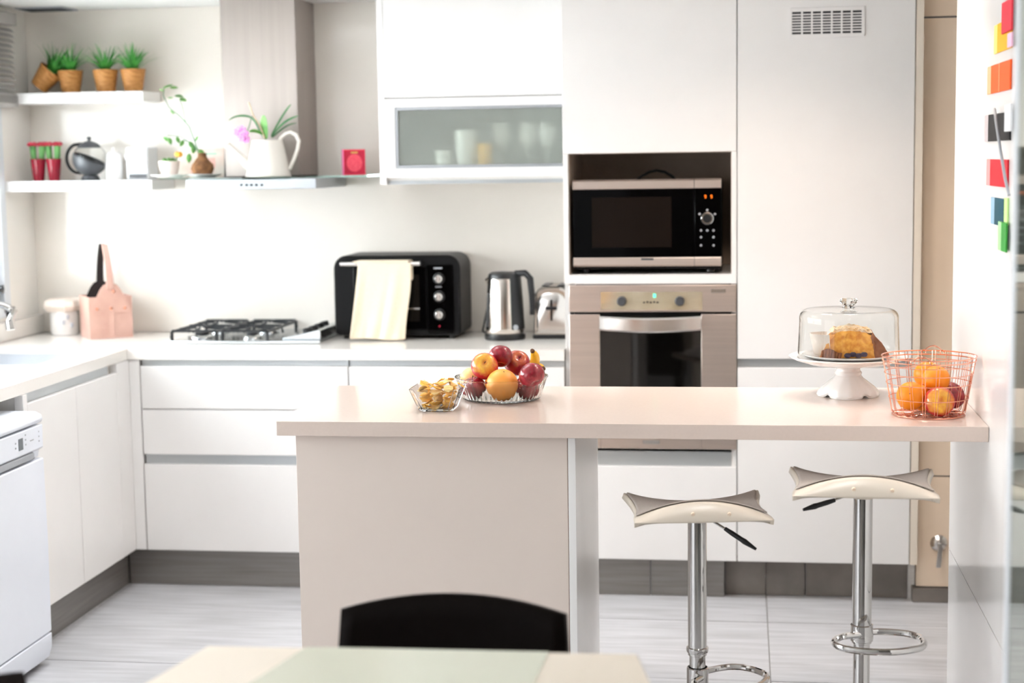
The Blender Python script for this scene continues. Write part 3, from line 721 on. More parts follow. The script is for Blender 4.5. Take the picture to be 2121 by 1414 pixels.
mb = MB(); mb.T = lean; mb.box(hw, hw+.003, -.002, .008, .001, .113); mb.build('frame_edge', 'dark_grey', cdn)

# watering can with orchid
cy_ = .205
cx_ = at(556, 360, cy_).x
wcn = thing('watering_can', 'cream enamel watering can used as a planter on the hood glass', 'watering can', (cx_, cy_, GT))
r0, r1, h = .085, .056, .137
MB().lathe([(.001, 0), (r0, 0), (r0+.001, .004), (r0-.001, .010), (r1+.003, h-.008), (r1+.003, h-.002), (r1, h), (r1-.003, h-.004), (r0-.006, .01), (.001, .008)], n=40).build('body', 'enamel', wcn)
lp = lambda px, py: at(px, py, cy_)-Vector((cx_, cy_, GT))
a, b_ = lp(522, 350), lp(474, 303)
MB().tube([a, a.lerp(b_, .5), b_, b_+(b_-a).normalized()*.006], [.021, .015, .012, .014], 16).build('spout', 'enamel', wcn)
mb = MB(); cps = [lp(*p) for p in ((575, 300), (583, 285), (592, 277), (602, 274), (613, 279), (619, 292), (617, 308), (609, 330), (600, 350))]
MB().tube(cps, .0075, 10).build('handle', 'enamel', wcn)
MB().lathe([(.001, h-.018), (r1-.006, h-.018), (.02, h-.010), (.001, h-.008)], n=16).build('soil', 'brown', wcn)
oc = thing('orchid', 'orchid with pink flowers and strap leaves growing in the watering can', 'potted plant', (cx_, cy_, GT+h-.008))
lq = lambda px, py: at(px, py, cy_)-Vector((cx_, cy_, GT+h-.008))
def strap(pts, W, m, dy=0):
    P = [lq(*p)+Vector((0, dy*i, 0)) for i, p in enumerate(pts)]; mb = MB(); rows = []; n = len(P)
    for i, p in enumerate(P):
        t = i/(n-1); d = (P[min(i+1, n-1)]-P[max(i-1, 0)]).normalized(); sd = d.cross(Vector((0, -1, 0))).normalized(); sd = (sd*.75+Vector((0, -.6, 0))).normalized()
        w_ = W*(math.sin(PI*(t*.85+.12))**.6); rows.append([tuple(p-sd*w_), tuple(p+Vector((0, .3*w_, -.2*w_))), tuple(p+sd*w_)])
    mb.add([q for r in rows for q in r], [(3*k+j, 3*k+j+1, 3*k+j+4, 3*k+j+3) for k in range(n-1) for j in range(2)])
    return mb.build('leaf', m, oc, solid=.0015, sub=1)
strap(((545, 285), (538, 270), (528, 248), (518, 240), (500, 239), (486, 242), (476, 250)), .006, 'leaf_dark', -.003)
strap(((551, 288), (549, 272), (548, 258), (549, 246), (550, 238)), .026, 'leaf_green', -.006)
strap(((560, 284), (572, 262), (584, 240), (596, 222), (602, 215)), .007, 'leaf_dark', .002)
strap(((562, 285), (574, 268), (590, 252), (606, 244), (622, 239)), .007, 'leaf_dark', -.003)
strap(((562, 286), (575, 274), (588, 262), (600, 256), (612, 254)), .005, 'leaf_dark', .006)
strap(((546, 280), (537, 272), (528, 270), (520, 273)), .010, 'leaf_green', -.01)
MB().tube([lq(*p) for p in ((548, 286), (538, 260), (524, 238), (515, 212))], .0035, 6).build('stake', 'stake', oc)
MB().tube([lq(*p) for p in ((546, 286), (535, 262), (524, 236), (520, 246), (516, 262), (512, 272))], .0018, 6).build('stem', 'leaf_dark', oc)
for px, py, dy in ((503, 268, 0), (512, 277, -.018), (497, 278, -.012), (505, 285, -.022), (494, 271, .008), (513, 288, -.01)):
    c = lq(px, py)+Vector((0, dy-.01, 0)); mb = MB()
    for k in range(5):
        a = 2*PI*k/5+.3; e = c+Vector((.009*math.cos(a), -.002, .009*math.sin(a))); mb.ball(e, .0078, (1, .4, 1), 8, 5)
    mb.ball(c+Vector((0, -.004, 0)), .004, (1, 1, 1), 8, 5)
    mb.build('flower', 'orchid_pink', oc)
# red tea box
q = at(716, 361, .36); rb = thing('red_box', 'small red ornate cardboard tea box at the right end of hood glass', 'box', (at(731, 361, .40).x, .42, GT))
rb.rotation_euler = (0, 0, .28)
B(-.043, .043, -.032, .032, 0, .098).build('carton', 'redbox', rb, bevel=.001)
B(-.0438, -.0428, -.030, .030, .002, .096).build('side_print', 'redbox_dark', rb)
B(-.038, .040, -.0328, -.0318, .006, .092).build('front_print', 'redbox_dark', rb)
mb = MB(); mb.prism([(.001+.03*math.cos(2*PI*i/24)*1.0, -.0332, .046+.034*math.sin(2*PI*i/24)) for i in range(24)], (0, .0006, 0)); mb.build('medallion', 'redbox_face', rb)
B(-.012, .014, -.0334, -.0325, .083, .089).build('label_mark', 'gold', rb)
B(-.045, -.040, -.0336, .0325, -.0, .0985).build('ribbon', 'pink_ribbon', rb)

# ------------------------------------------------------------ things on the back worktop
CT = .9105
# leather caddy
cad = thing('leather_caddy', 'pink tan leather caddy with tall arched handle straps in the corner', 'caddy', (-2.525, .425, CT))
cad.rotation_euler = (0, 0, math.radians(35))
a_ = .085
mb = MB(); H = .165
for q in ((-a_, a_, -a_, -a_+.004, 0, H), (-a_, a_, a_-.004, a_, 0, H), (-a_, -a_+.004, -a_+.004, a_-.004, 0, H), (a_-.004, a_, -a_+.004, a_-.004, 0, H), (-a_+.004, a_-.004, -a_+.004, a_-.004, 0, .005)): mb.box(*q)
mb.build('body', 'leather', cad, smooth=False)
out = [(-.078, .10), (.078, .10), (.074, .13), (.055, .165), (.040, .195), (.026, .212), (.0, .222), (-.026, .212), (-.040, .195), (-.055, .165), (-.074, .13)]
MB().prism([(x, -a_-.0035, z) for x, z in out], (0, .003, 0)).build('flap', 'leather', cad, smooth=False)
MB().prism([(x, a_-.0075, z) for x, z in out], (0, .003, 0)).build('inner_flap', 'leather_dark', cad, smooth=False)
B(-.012, .012, -a_-.0055, -a_-.0036, .0, .10).build('strap', 'leather', cad)
def handle(y0, m, nm):
    rows = []
    for k in range(9):
        t = k/8; y = y0*(1-.72*t**2.2); z = .195+.175*t-(.0); d = .0045
        w_ = .015-.003*t
        rows.append([(-w_, y-d, z), (w_, y-d, z), (w_, y+d, z), (-w_, y+d, z)])
    MB().loft(rows).build(nm, m, cad, bevel=.002)
handle(-a_-.004, 'leather', 'handle'); handle(a_-.003, 'leather_dark', 'handle')
for x, z in ((-.055, .118), (0, .118), (.055, .118), (.012, .185)):
    MB().tube([(x, -a_-.003, z), (x, -a_-.006, z), (x, -a_-.0075, z)], [.006, .006, .003], 12).build('rivet', 'copper', cad)
mb = MB()
for k in range(-6, 7):
    if abs(k) > 1:
        for zz in (.018, .034): mb.box(k*.012-.004, k*.012+.004, -a_-.0012, -a_+.001, zz, zz+.010)
tag(mb.build('embossing', 'leather', cad), kind='stuff')
# white canister behind
can = thing('tissue_canister', 'white marbled canister with a puffed liner beside the leather caddy', 'canister', (-2.735, .50, CT))
MB().lathe([(.001, 0), (.052, 0), (.055, .004), (.056, .10), (.053, .108), (.05, .108), (.05, .01), (.001, .01)], n=28).build('body', 'ceramic', can)
rg = random.Random(5)
MB().lathe([(.05, .095), (.066, .098), (.080, .118), (.074, .138), (.060, .146), (.042, .142), (.001, .12)], n=28, cap0=False, mod=lambda a, r, z: 1+.09*math.sin(5*a)+.05*math.sin(11*a+2)).build('liner', 'paper_case', can)
mb = MB()
for a in (-1.2, -.9, -.6): mb.ball((.0555*math.cos(a), .0555*math.sin(a), .045+.03*math.sin(a*5)), .008, (1, 1, 1.4), 8, 5)
mb.build('motif', 'motif_grey', can)
# hob
hob = thing('gas_hob', 'stainless gas hob with black cast iron pan supports', 'hob', (-1.873, .36, CT))
B(-.298, .298, -.205, .235, 0, .012).build('plate', 'hob_steel', hob, bevel=.004)
burn = [(-.20, -.095, .030), (-.20, .12, .024), (.0, -.095, .024), (.0, .12, .030)]
for x, y, r in burn:
    t = MB().lathe([(r+.018, .012), (r+.016, .018), (r+.004, .022), (r, .024), (r, .016)], c=(x, y, 0), n=24).build('burner', 'hob_steel', hob)
    MB().lathe([(r*.9, .024), (r*.9, .031), (r*.8, .034), (.001, .034)], c=(x, y, 0), n=24).build('burner_cap', 'iron', t)
for xa in (-.20, .0):
    mb = MB(); r_ = .0055
    for y in (-.19, .012, .215): mb.tube([(xa-.092, y, .02), (xa-.086, y, .048), (xa+.086, y, .048), (xa+.092, y, .02)], r_, 6)
    for x in (-.088, .088): mb.tube([(xa+x, -.19, .044), (xa+x, .215, .044)], r_, 6)
    for y in (-.095, .12):
        for dx, dy in ((1, 0), (-1, 0), (0, 1), (0, -1)): mb.tube([(xa+dx*.088, y+dy*.10, .046), (xa+dx*.022, y+dy*.022, .052)], r_, 6)
    for x in (-.088, .088):
        for y in (-.188, .213): mb.cyl((xa+x, y, .012), (xa+x, y, .046), .0065, n=8)
    mb.build('pan_support', 'iron', hob)
mb = MB(); mb.T = Matrix.Translation((.21, 0, .012)); mb.loft([[(-.075, y, 0), (-.072, y, .006), (.07, y, .036), (.078, y, .032), (.078, y, 0)] for y in (-.16, .20)]); mb.build('control_panel', 'hob_steel', hob, bevel=.003)
for k in range(4):
    y = -.11+k*.085; mb = MB(); mb.T = Matrix.Translation((.225, y, .036)) @ Matrix.Rotation(-.21, 4, 'Y'); mb.lathe([(.019, -.004), (.019, .012), (.015, .016), (.001, .016)], n=18); mb.build('knob', 'black_plastic', hob)

# toaster oven
TY = .33
tx0, tx1 = at(694, 690, TY).x, at(955, 690, TY).x; tc = (tx0+tx1)/2; hw = (tx1-tx0)/2
to = thing('toaster_oven', 'black countertop toaster oven with three round knobs', 'toaster oven', (tc, TY, CT))
X = lambda px, py=620: at(px, py, TY).x-tc
Z = lambda py, px=820: at(px, py, TY).z-CT
H = Z(529)
def rrect(x0, x1, z0, z1, r, y, n=6):
    o = []
    for cx, cz_, a0, rr_ in ((x1-r, z1-r, 0, r), (x0+r, z1-r, PI/2, r), (x0+r*.4, z0+r*.4, PI, r*.4), (x1-r*.4, z0+r*.4, 1.5*PI, r*.4)):
        o += [(cx+rr_*math.cos(a0+PI/2*i/n), y, cz_+rr_*math.sin(a0+PI/2*i/n)) for i in range(n+1)]
    return o
MB().loft([rrect(-hw+.006, hw-.006, .016, H-.006, .045, 0), rrect(-hw, hw, .012, H, .05, .008), rrect(-hw, hw, .012, H, .05, .245), rrect(-hw+.01, hw-.01, .02, H-.01, .045, .255)]).build('body', 'black_satin', to)
B(X(733), X(884), -.010, -.0005, Z(682), Z(552)).build('door', 'black_gloss', to, bevel=.003)
B(X(748), X(870), -.0115, -.0095, Z(665), Z(568)).build('door_glass', 'oven_glass', to)
B(X(748), X(870), -.0122, -.0112, Z(640), Z(637)).build('rack', 'steel_bright', to)
B(X(886), X(940), -.006, -.0005, Z(690), Z(548)).build('control_panel', 'black_gloss', to, bevel=.002)
hz = Z(545)
mb = MB(); mb.cyl((X(712), -.040, hz), (X(876), -.040, hz), .0085); th = mb.build('handle', 'steel_bright', to)
mb = MB()
for px in (738, 872): mb.cyl((X(px), -.001, hz), (X(px), -.042, hz), .009)
mb.build('handle_mount', 'black_plastic', th)
for py in (577, 614, 651):
    x, z = X(911), Z(py)
    k = MB().tube([(x, -.006, z), (x, -.012, z), (x, -.013, z)], [.0225, .022, .019], 24).build('knob', 'black_plastic', to)
    MB().tube([(x, -.013, z), (x, -.026, z), (x, -.029, z)], [.0155, .0145, .011], 20).build('knob_cap', 'steel_bright', k)
    B(x-.002, x+.002, -.0305, -.0285, z-.010, z+.010).build('grip', 'steel', k)
MB().cyl((X(910), -.006, Z(675)), (X(910), -.008, Z(675)), .003, n=8).build('pilot_lamp', 'redbox_dark', to)
mb = MB()
for x in (-hw+.04, hw-.04):
    for y in (.03, .22): mb = MB(); mb.cyl((x, y, 0), (x, y, .016), .012); mb.build('foot', 'black_plastic', to)
mb = MB(); mb.box(X(900), X(918), -.0068, -.0058, Z(557), Z(554)); mb.box(X(903), X(916), -.0068, -.0058, Z(595), Z(593)); mb.build('marking', 'grey_mark', to)
# towel over the handle
def towel():
    mb = MB(); rows = []; nz = 26; nx = 22
    zt = hz+.0105; L = zt-.004; back = .075
    prof = []
    for k in range(5): t = k/4; prof.append((-.0265, zt-back*(1-t)-.012*t*0, 1))
    for k in range(1, 6):
        a = PI*k/6; prof.append((-.040+.0135*math.cos(a), zt-.004+.008*math.sin(a), 1))
    for k in range(nz+1): t = k/nz; prof.append((-.0535-.012*t, zt-.004-(L-.006)*t, t))
    xa0, xa1 = X(748, 540), X(858, 540); xb0, xb1 = X(734, 700), X(846, 700)
    for y, z, t in prof:
        tt = 0 if t == 1 and y > -.05 else t
        x0 = xa0+(xb0-xa0)*tt**1.2; x1 = xa1+(xb1-xa1)*tt**1.6
        row = []
        for i in range(nx+1):
            u = i/nx; f = tt*.010*(math.sin(u*9+1.2)+.5*math.sin(u*19+tt*3))
            row.append((x0+(x1-x0)*u+.004*math.sin(tt*7)*tt*(u > .9), y-abs(f)*.9-f*.3, z+.003*math.sin(u*6)*tt))
        rows.append(row)
    mb.grid(rows); return mb
o = towel().build('tea_towel', 'towel', solid=.003, sub=1); o.location = (tc, TY, CT)
tag(o, 'cream tea towel hanging over the toaster oven door handle', 'towel')

# kettle
KY = .34; kx = at(1046, 700, KY).x; kt = thing('kettle', 'brushed steel electric kettle with black handle beside the toaster oven', 'kettle', (kx, KY, CT))
s = 1.0
MB().lathe([(.001, 0), (.076, 0), (.078, .004), (.078, .018), (.072, .022), (.001, .022)], n=32).build('base', 'black_plastic', kt)
MB().lathe([(.001, .0225), (.070, .0225), (.073, .028), (.073, .045), (.062, .225), (.060, .232), (.001, .232)], n=36).build('body', 'kettle_steel', kt)
MB().lathe([(.0605, .2325), (.061, .240), (.057, .250), (.045, .256), (.012, .258), (.001, .258)], n=32).build('lid', 'black_plastic', kt)
mb = MB(); # black rear spine facing the handle side
vs = []
for k in range(13):
    z = .04+.205*k/12; r = .0735-.011*(z-.045)/.18 if z > .045 else .0735
    vs.append([((r+d)*math.cos(a), (r+d)*math.sin(a), z) for d, aa in ((.0012, (-1.05, -.7, -.35, 0, .35)), (.004, (.35, 0, -.35, -.7, -1.05))) for a in aa])
mb.loft(vs); mb.build('spine', 'black_plastic', kt)
MB().tube([(.045, -.01, .250), (.085, -.02, .252), (.104, -.026, .232), (.110, -.028, .17), (.112, -.029, .12), (.108, -.028, .095)], [.012, .013, .013, .012, .011, .008], 12).build('handle', 'black_plastic', kt)
mb = MB(); mb.loft([[(-.055, -.014, .205), (-.055, .014, .205), (-.058, 0, .20)], [(-.072, -.011, .228), (-.072, .011, .228), (-.068, 0, .222)], [(-.055, -.014, .240), (-.055, .014, .240), (-.052, 0, .24)]]); mb.build('spout', 'kettle_steel', kt)
MB().tube([(.0735*math.cos(-2.55), .0735*math.sin(-2.55), .05), (.0655*math.cos(-2.55), .0655*math.sin(-2.55), .18)], .005, 8).build('water_gauge', 'black_plastic', kt)
MB().tube([(.08*math.cos(-.9), .078*math.sin(-.9), .05), (.084*math.cos(-.9), .084*math.sin(-.9), .05)], .010, 12).build('switch', 'grey_mark', kt)
MB().tube([(-.06, .05, .006), (-.10, .09, .02), (-.09, .15, .10), (-.06, .19, .13), (-.05, .235, .10)], .004, 8).build('cord', 'black_plastic', kt)
# toaster
QY = .33
tr = thing('toaster', 'steel two-slot toaster with black ends, partly behind the tower', 'toaster', (at(1143, 700, QY).x, QY, CT))
def tsec(hw, h, y, n=6, z0=.016):
    r = .045; o = [(-hw, y, z0), (hw, y, z0)]
    o += [(hw*.94-r+r*math.cos(PI/2*i/n), y, h-r+r*math.sin(PI/2*i/n)) for i in range(n+1)]
    o += [(-hw*.94+r+r*math.cos(PI/2+PI/2*i/n), y, h-r+r*math.sin(PI/2+PI/2*i/n)) for i in range(n+1)]
    return o
MB().loft([tsec(.066, .188, .012), tsec(.071, .196, .024), tsec(.071, .196, .22), tsec(.066, .188, .232)]).build('body', 'kettle_steel', tr)
MB().loft([tsec(.052, .165, .0, z0=.03), tsec(.060, .176, .006, z0=.022), tsec(.060, .176, .0119, z0=.022)]).build('front_panel', 'steel_bright', tr)
B(-.074, .074, .006, .238, .0, .0165).build('base', 'black_plastic', tr, bevel=.004)
B(-.004, .004, -.0015, .0005, .07, .15).build('lever_slot', 'black_gloss', tr)
B(-.022, .022, -.016, -.0005, .112, .124).build('lever', 'black_plastic', tr, bevel=.003)
MB().loft([tsec(.0725, .198, .0245), tsec(.0725, .198, .045)]).build('trim_band', 'black_plastic', tr)
for x in (-.03, .03): B(x-.013, x+.013, .06, .20, .1955, .1995).build('bread_slot', 'black_plastic', tr)

# ------------------------------------------------------------ island
IT = .91
tag(B(-1.228, .6092, -1.617, -.936, .871, IT).build('island_worktop', 'quartz_isl', bevel=.0012), 'long cream quartz island worktop with bowls and cake stand', 'worktop')
ib = thing('island_cabinet', 'pale closed island base cabinet carrying the left end of the worktop', 'cabinet', (-.81, -1.265, 0))
B(-.374, .352, -.303, .328, .0, .87).build('carcass', 'island_lacquer', ib)
B(-.375, .356, -.322, -.304, .002, .87).build('front_panel', 'island_lacquer', ib, bevel=.001)
B(.3575, .3775, -.322, .328, .002, .87).build('end_panel', 'lacquer', ib, bevel=.001)
B(.3558, .3578, -.319, -.29, .002, .869).build('joint', 'crust', ib)

# glass bowl of crisps
bx, by = -.832, -1.392
gb = thing('glass_bowl', 'small square flared glass bowl filled with crisps', 'bowl', (bx, by, IT+.0005))
def sq(h, z, c=.012):
    return [(h-c, -h, z), (h, -h+c, z), (h, h-c, z), (h-c, h, z), (-h+c, h, z), (-h, h-c, z), (-h, -h+c, z), (-h+c, -h, z)]
bh = at(893, 808, by-.07).z-IT
MB().loft([sq(.046, 0), sq(.0485, .003), sq(.0695, bh-.001), sq(.0695, bh), sq(.0675, bh), sq(.0465, .0075), sq(.044, .006)]).build('bowl', 'glass_dish', gb, smooth=False)
rg = random.Random(11)
protos = []
for k in range(5):
    mb = MB(); n = 9; c1 = rg.uniform(.25, .5); vs = [(0, 0, .0)]
    for ring in (.5, 1):
        for i in range(n):
            a = 2*PI*i/n; r = .0135*ring*(1+.12*math.sin(2*a+k)); x, y = r*math.cos(a)*1.15, r*math.sin(a)
            vs.append((x, y, c1*22*x*x*1.2-c1*9*y*y+.0012*math.sin(4*a+k)))
    fs = [(0, 1+i, 1+(i+1) % n) for i in range(n)]+[(1+i, 1+n+i, 1+n+(i+1) % n, 1+(i+1) % n) for i in range(n)]
    mb.add(vs, fs); o = mb.build('crisp', 'chip' if k < 3 else 'chip_pale', solid=.0012)
    protos.append(o)
cnt = 0
for L in range(7):
    z = .012+L*.0105; half = .028+.017*min(1, z/bh)*.9
    if L == 6: half = .030
    for i in range(3):
        for j in range(3):
            if L == 6 and rg.random() < .45: continue
            o = protos[cnt % 5] if cnt < 5 else protos[rg.randrange(5)].copy()
            if cnt >= 5: COL.objects.link(o)
            x = bx+(i-1)*half*.86+rg.uniform(-.003, .003); y = by+(j-1)*half*.86+rg.uniform(-.003, .003)
            if L == 6: x += .004
            o.location = (x, y, IT+z+rg.uniform(-.002, .003)); o.rotation_euler = (rg.uniform(-.6, .6), rg.uniform(-.6, .6), rg.uniform(0, 6.28))
            tag(o, ('pale cream' if o.data.materials[0].name == 'chip_pale' else 'golden yellow')+(' crisp in the heap on top of the square glass bowl' if L > 4 else ' crisp seen through the middle of the square glass bowl' if L > 1 else ' crisp at the bottom of the square glass bowl'), 'crisp', 'crisps in the glass bowl'); cnt += 1
o = protos[0].copy(); COL.objects.link(o); o.location = (bx+.066, by-.01, IT+bh+.006); o.rotation_euler = (.4, .5, 1); o['label'] = 'golden potato crisp poking over the right rim of the glass bowl'

# fluted glass fruit dish
fx, fy = -.684, -1.195
fd = thing('fluted_dish', 'round fluted clear glass dish piled with fruit', 'bowl', (fx, fy, IT+.0005))
dh = .066
MB().lathe([(.001, 0), (.104, 0), (.110, .004), (.121, dh*.55), (.131, dh-.004), (.134, dh-.002), (.134, dh), (.130, dh), (.118, dh*.55), (.107, .0075), (.100, .0055), (.001, .0055)], n=144,
           mod=lambda a, r, z: 1+(.016*math.cos(48*a) if (r > .108 and .003 < z < dh-.005) else 0)).build('dish', 'glass_dish', fd)
FR = []
def apple_mesh(r, m):
    mb = MB(); pr = []
    for i in range(0, 19):
        t = PI*i/18; q = r*(1+.06*math.sin(t)**2)*(1-.28*math.exp(-(t/.32)**2)-.20*math.exp(-((PI-t)/.26)**2))
        pr.append((max(.0004, q*math.sin(t)*(1.02-.05*math.cos(t)*-1)), -q*math.cos(PI-t)*-1*.95 if False else q*math.cos(t)*.95))
    mb.lathe(pr[::-1], n=24, mod=lambda a, rr_, z: 1+.015*math.cos(5*a)*(1 if z < 0 else .3)); return mb
def apple(px, py, m, label, rot, name='apple', stalk=True, grp='apples in the fluted dish'):
    c, r = Vector(px), py
    o = apple_mesh(r, m).build(name, m); o.location = c; o.rotation_euler = rot
    tag(o, label, 'apple', grp)
    if stalk: MB().tube([(0, 0, r*.62), (.001, 0, r*.85), (.004, 0, r*1.08)], [.0012, .0010, .0013], 6).build('stalk', 'stalk', o)
    FR.append((label, c, r)); return o
def orange(px, py, m, label, name='orange', grp=None, rot=(0.4, .2, 0), cat='orange'):
    c, r = Vector(px), py
    o = MB().ball((0, 0, 0), r, (1, 1, .97), 28, 18, lambda d: 1-.035*math.exp(-((1-d.z)/.015))).build(name, m); o.location = c; o.rotation_euler = rot
    tag(o, label, cat, grp)
    MB().tube([(0, 0, r*.925), (0, 0, r*.95)], [.003, .002], 6).build('navel', 'stalk', o)
    FR.append((label, c, r)); return o
orange((-0.6708, -1.2702, 0.9618), 0.0452, 'grapefruit', 'large orange grapefruit at the front of the fluted dish', 'grapefruit', cat='grapefruit')
apple((-0.7261, -1.2328, 1.0086), 0.0360, 'apple_mix', 'yellow and red apple with its dimple facing out, upper left of fruit pile', (1.05, .25, 0))
apple((-0.7578, -1.2364, 0.9485), 0.0320, 'apple_red', 'dark red apple low at the left of the fluted dish', (.1, -.2, .4))
orange((-0.7753, -1.1785, 0.9667), 0.0312, 'pale_fruit', 'pale yellow fruit behind the apples at the dish left', 'pale_grapefruit', cat='fruit')
apple((-0.6881, -1.1763, 1.0313), 0.0325, 'apple_red', 'topmost dark red apple of the fruit pile', (2.6, .3, .5), stalk=False)
apple((-0.6478, -1.1272, 1.0042), 0.0356, 'apple_rust', 'dark red apple with brownish top right of the topmost apple', (.75, .45, 0))
apple((-0.5834, -1.2983, 0.9936), 0.0347, 'apple_red', 'dark red speckled apple at the right edge of fruit pile', (2.5, -.4, .3), stalk=False)
apple((-0.6067, -1.2275, 0.9484), 0.0325, 'apple_red', 'red apple low in the dish seen through the right glass side', (.2, .5, 0))
orange((-0.6936, -1.1884, 0.9559), 0.0395, 'orange_skin', 'orange hidden at the back of the fluted dish under the top apple')
def banana(pts, r, label):
    P = [at(*p) for p in pts]; n = len(P)
    o = thing('banana', label, 'banana', tuple(P[0]), 0, 'bananas in the fluted dish')
    q = [p-P[0] for p in P]
    rad = [r*(.45 if i == 0 else .85 if i == 1 else .55 if i == n-1 else 1) for i in range(n)]
    MB().tube(q, rad, 10).build('skin', 'banana', o, sub=1)
    d = (q[0]-q[1]).normalized(); MB().tube([q[0]-d*.001, q[0]+d*.006], [r*.45, r*.32], 8).build('tip', 'brown', o)
banana(((1103, 727, -1.235), (1109, 736, -1.215), (1108, 750, -1.175), (1104, 762, -1.13), (1095, 772, -1.10)), .0155, 'yellow banana with dark tip sticking up at the right of fruit pile')
banana(((1125, 763, -1.175), (1119, 760, -1.16), (1112, 762, -1.12), (1103, 770, -1.09), (1090, 780, -1.07)), .0155, 'yellow banana lying lower, behind the right edge apple')

# cake stand, dome, cake
sxp, syp = at(1757, 742, -1.1).x, -1.1
cs = thing('cake_stand', 'white ceramic pedestal cake stand with scalloped foot on the island', 'cake stand', (sxp, syp, IT+.0005))
pz = at(1757, 752, syp-.16).z-IT
MB().lathe([(.001, pz-.026), (.055, pz-.026), (.115, pz-.020), (.150, pz-.009), (.165, pz-.002), (.1665, pz+.001), (.163, pz+.002), (.150, pz-.003), (.140, pz-.004), (.001, pz-.004)], n=56).build('plate', 'ceramic', cs)
fz = pz-.026; n = 64; rings = []
prof = [(.078, 0), (.080, .006), (.078, .016), (.070, .028), (.055, .042), (.041, .054), (.036, .062), (.038, .066), (.038, .070), (.034, .074), (.033, .080), (.040, .088), (.042, fz)]
prof = [(r, z*fz/.09 if z != fz else fz) for r, z in prof]
for r, z in prof:
    ring = []
    for i in range(n):
        a = 2*PI*i/n; w_ = max(0, 1-z/(.062*fz/.09)); lob = (abs(math.cos(2*(a+.15)))-.5)
        rr_ = r*(1+.20*lob*w_+.03*math.cos(16*a)*w_*(z > .004)); zz = z+(.010*max(0, .35-abs(math.cos(2*(a+.15))))/.35 if z < .012 else 0)
        ring.append((rr_*math.cos(a), rr_*math.sin(a), zz))
    rings.append(ring)
MB().loft(rings).build('foot', 'ceramic', cs)
PZ = IT+.0005+pz-.0035
cpl = MB().lathe([(.001, 0), (.085, 0), (.122, .004), (.130, .009), (.128, .011), (.120, .007), (.084, .003), (.001, .003)], n=48).build('plate', 'ceramic'); cpl.location = (sxp, syp, PZ)
tag(cpl, 'white serving plate under the cake inside the glass dome', 'plate')
dm = thing('glass_dome', 'clear glass cake dome with knob covering the cake', 'cake dome', (sxp, syp, PZ+.0002))
dR = .143; dH = at(1750, 640, syp).z-PZ
pr = [(dR-.004, 0), (dR, 0), (dR-.001, .01), (dR-.005, dH*.72)]+[(dR-.005-.022+.022*math.cos(a), dH-.022-.0+.022*math.sin(a)) for a in [PI/2*i/6 for i in range(7)]]+[(.05, dH+.003), (.018, dH+.004)]
inn = [(max(.001, r-.0028), z-(.0028 if i > 4 else 0)) for i, (r, z) in enumerate(pr)][::-1]
MB().lathe(pr+inn[:-1], n=64, cap0=False, cap1=False).build('dome', 'glass_thin', dm)
MB().lathe([(.001, dH+.0045), (.014, dH+.0045), (.013, dH+.010), (.022, dH+.018), (.024, dH+.024), (.020, dH+.031), (.001, dH+.033)], n=24, mod=lambda a, r, z: 1+.06*math.cos(8*a)).build('knob', 'glass', dm)
ck = thing('cake', 'half eaten golden crumb cake with brown fluted crust under the dome', 'cake', (sxp, syp, PZ+.0035))
co = Vector((sxp, syp, PZ+.0035)); kz = lambda px, py, Y: at(px, py, Y)-co
ch = at(1765, 672, syp).z-co.z
rgk = random.Random(9)
def cakepoly(xl, xr, sl, sr, y0, y1, z0, z1, nx=26, nz=9, ny=5, jit=.0022):
    mb = MB(); rings = []
    for k in range(nz+1):
        t = k/nz; z = z0+(z1-z0)*t; ring = []
        a, b_ = xl+sl*t, xr-sr*t; ya, yb = y0+.012*t*t, y1-.018*t
        for i in range(nx): ring.append((a+(b_-a)*i/(nx-1), ya))
        for i in range(1, ny): ring.append((b_, ya+(yb-ya)*i/ny))
        for i in range(nx): ring.append((b_-(b_-a)*i/(nx-1), yb))
        for i in range(1, ny): ring.append((a, yb-(yb-ya)*i/ny))
        rings.append([(x+rgk.uniform(-jit, jit), y+rgk.uniform(-jit, jit), z+(rgk.uniform(-jit, jit) if 0 < k else 0)-.030*max(0, t-.55)*abs((x-(a+b_)/2)/(b_-a)*2)**2) for x, y in ring])
    mb.loft(rings); return mb
X0 = kz(1703, 720, syp-.05).x; X1 = kz(1838, 720, syp-.05).x
cakepoly(X0-.004, X1, .030, .044, -.060, .060, .0008, ch*.86).build('sponge', 'cake', ck)
cakepoly(X0+.024, X1-.040, .018, .020, -.042, .045, ch*.78, ch).build('topping', 'sugar', ck)
mb = MB(); n = 30
ring0, ring1, ring2, ring3 = [], [], [], []
for i in range(n+1):
    u = i/n; x = X0-.004+(X0*0+.052)*u; ring0.append((x, -.066-.0025*math.cos(u*40), .0008)); ring1.append((x+.004, -.0655-.0025*math.cos(u*40), .022+.006*math.sin(u*5)))
for i in range(n): mb.add([ring0[i], ring0[i+1], ring1[i+1], ring1[i]], [(0, 1, 2, 3)])
mb.build('crust', 'crust', ck, solid=.006)
cakepoly(X1-.034, X1+.010, -.012, .044, -.064, .062, .0008, ch*.80, 10, jit=.0012).build('crust_end', 'crust', ck)
for k in range(4):
    mb = MB(); mb.ball((-.006+k*.015, -.066, .009+.003*(k % 2)), .0075, (1.3, .7, 1), 10, 6); mb.build('berry', 'blueberry', ck)
pa = kz(1676, 688, syp+.02); pb = kz(1722, 682, syp+.02)
mb = MB(); rows = [[], []]
for i in range(41):
    u = i/40; a = PI*.62+PI*.76*u; rr_ = .070+.0022*math.cos(i*PI)
    rows[0].append((-.028+rr_*.92*math.cos(a), .01+rr_*.95*math.sin(a), .004)); rows[1].append((-.026+(rr_+.010)*math.cos(a), .01+(rr_+.010)*math.sin(a), .004+(pa.z-.004)*(.93+.1*u)))
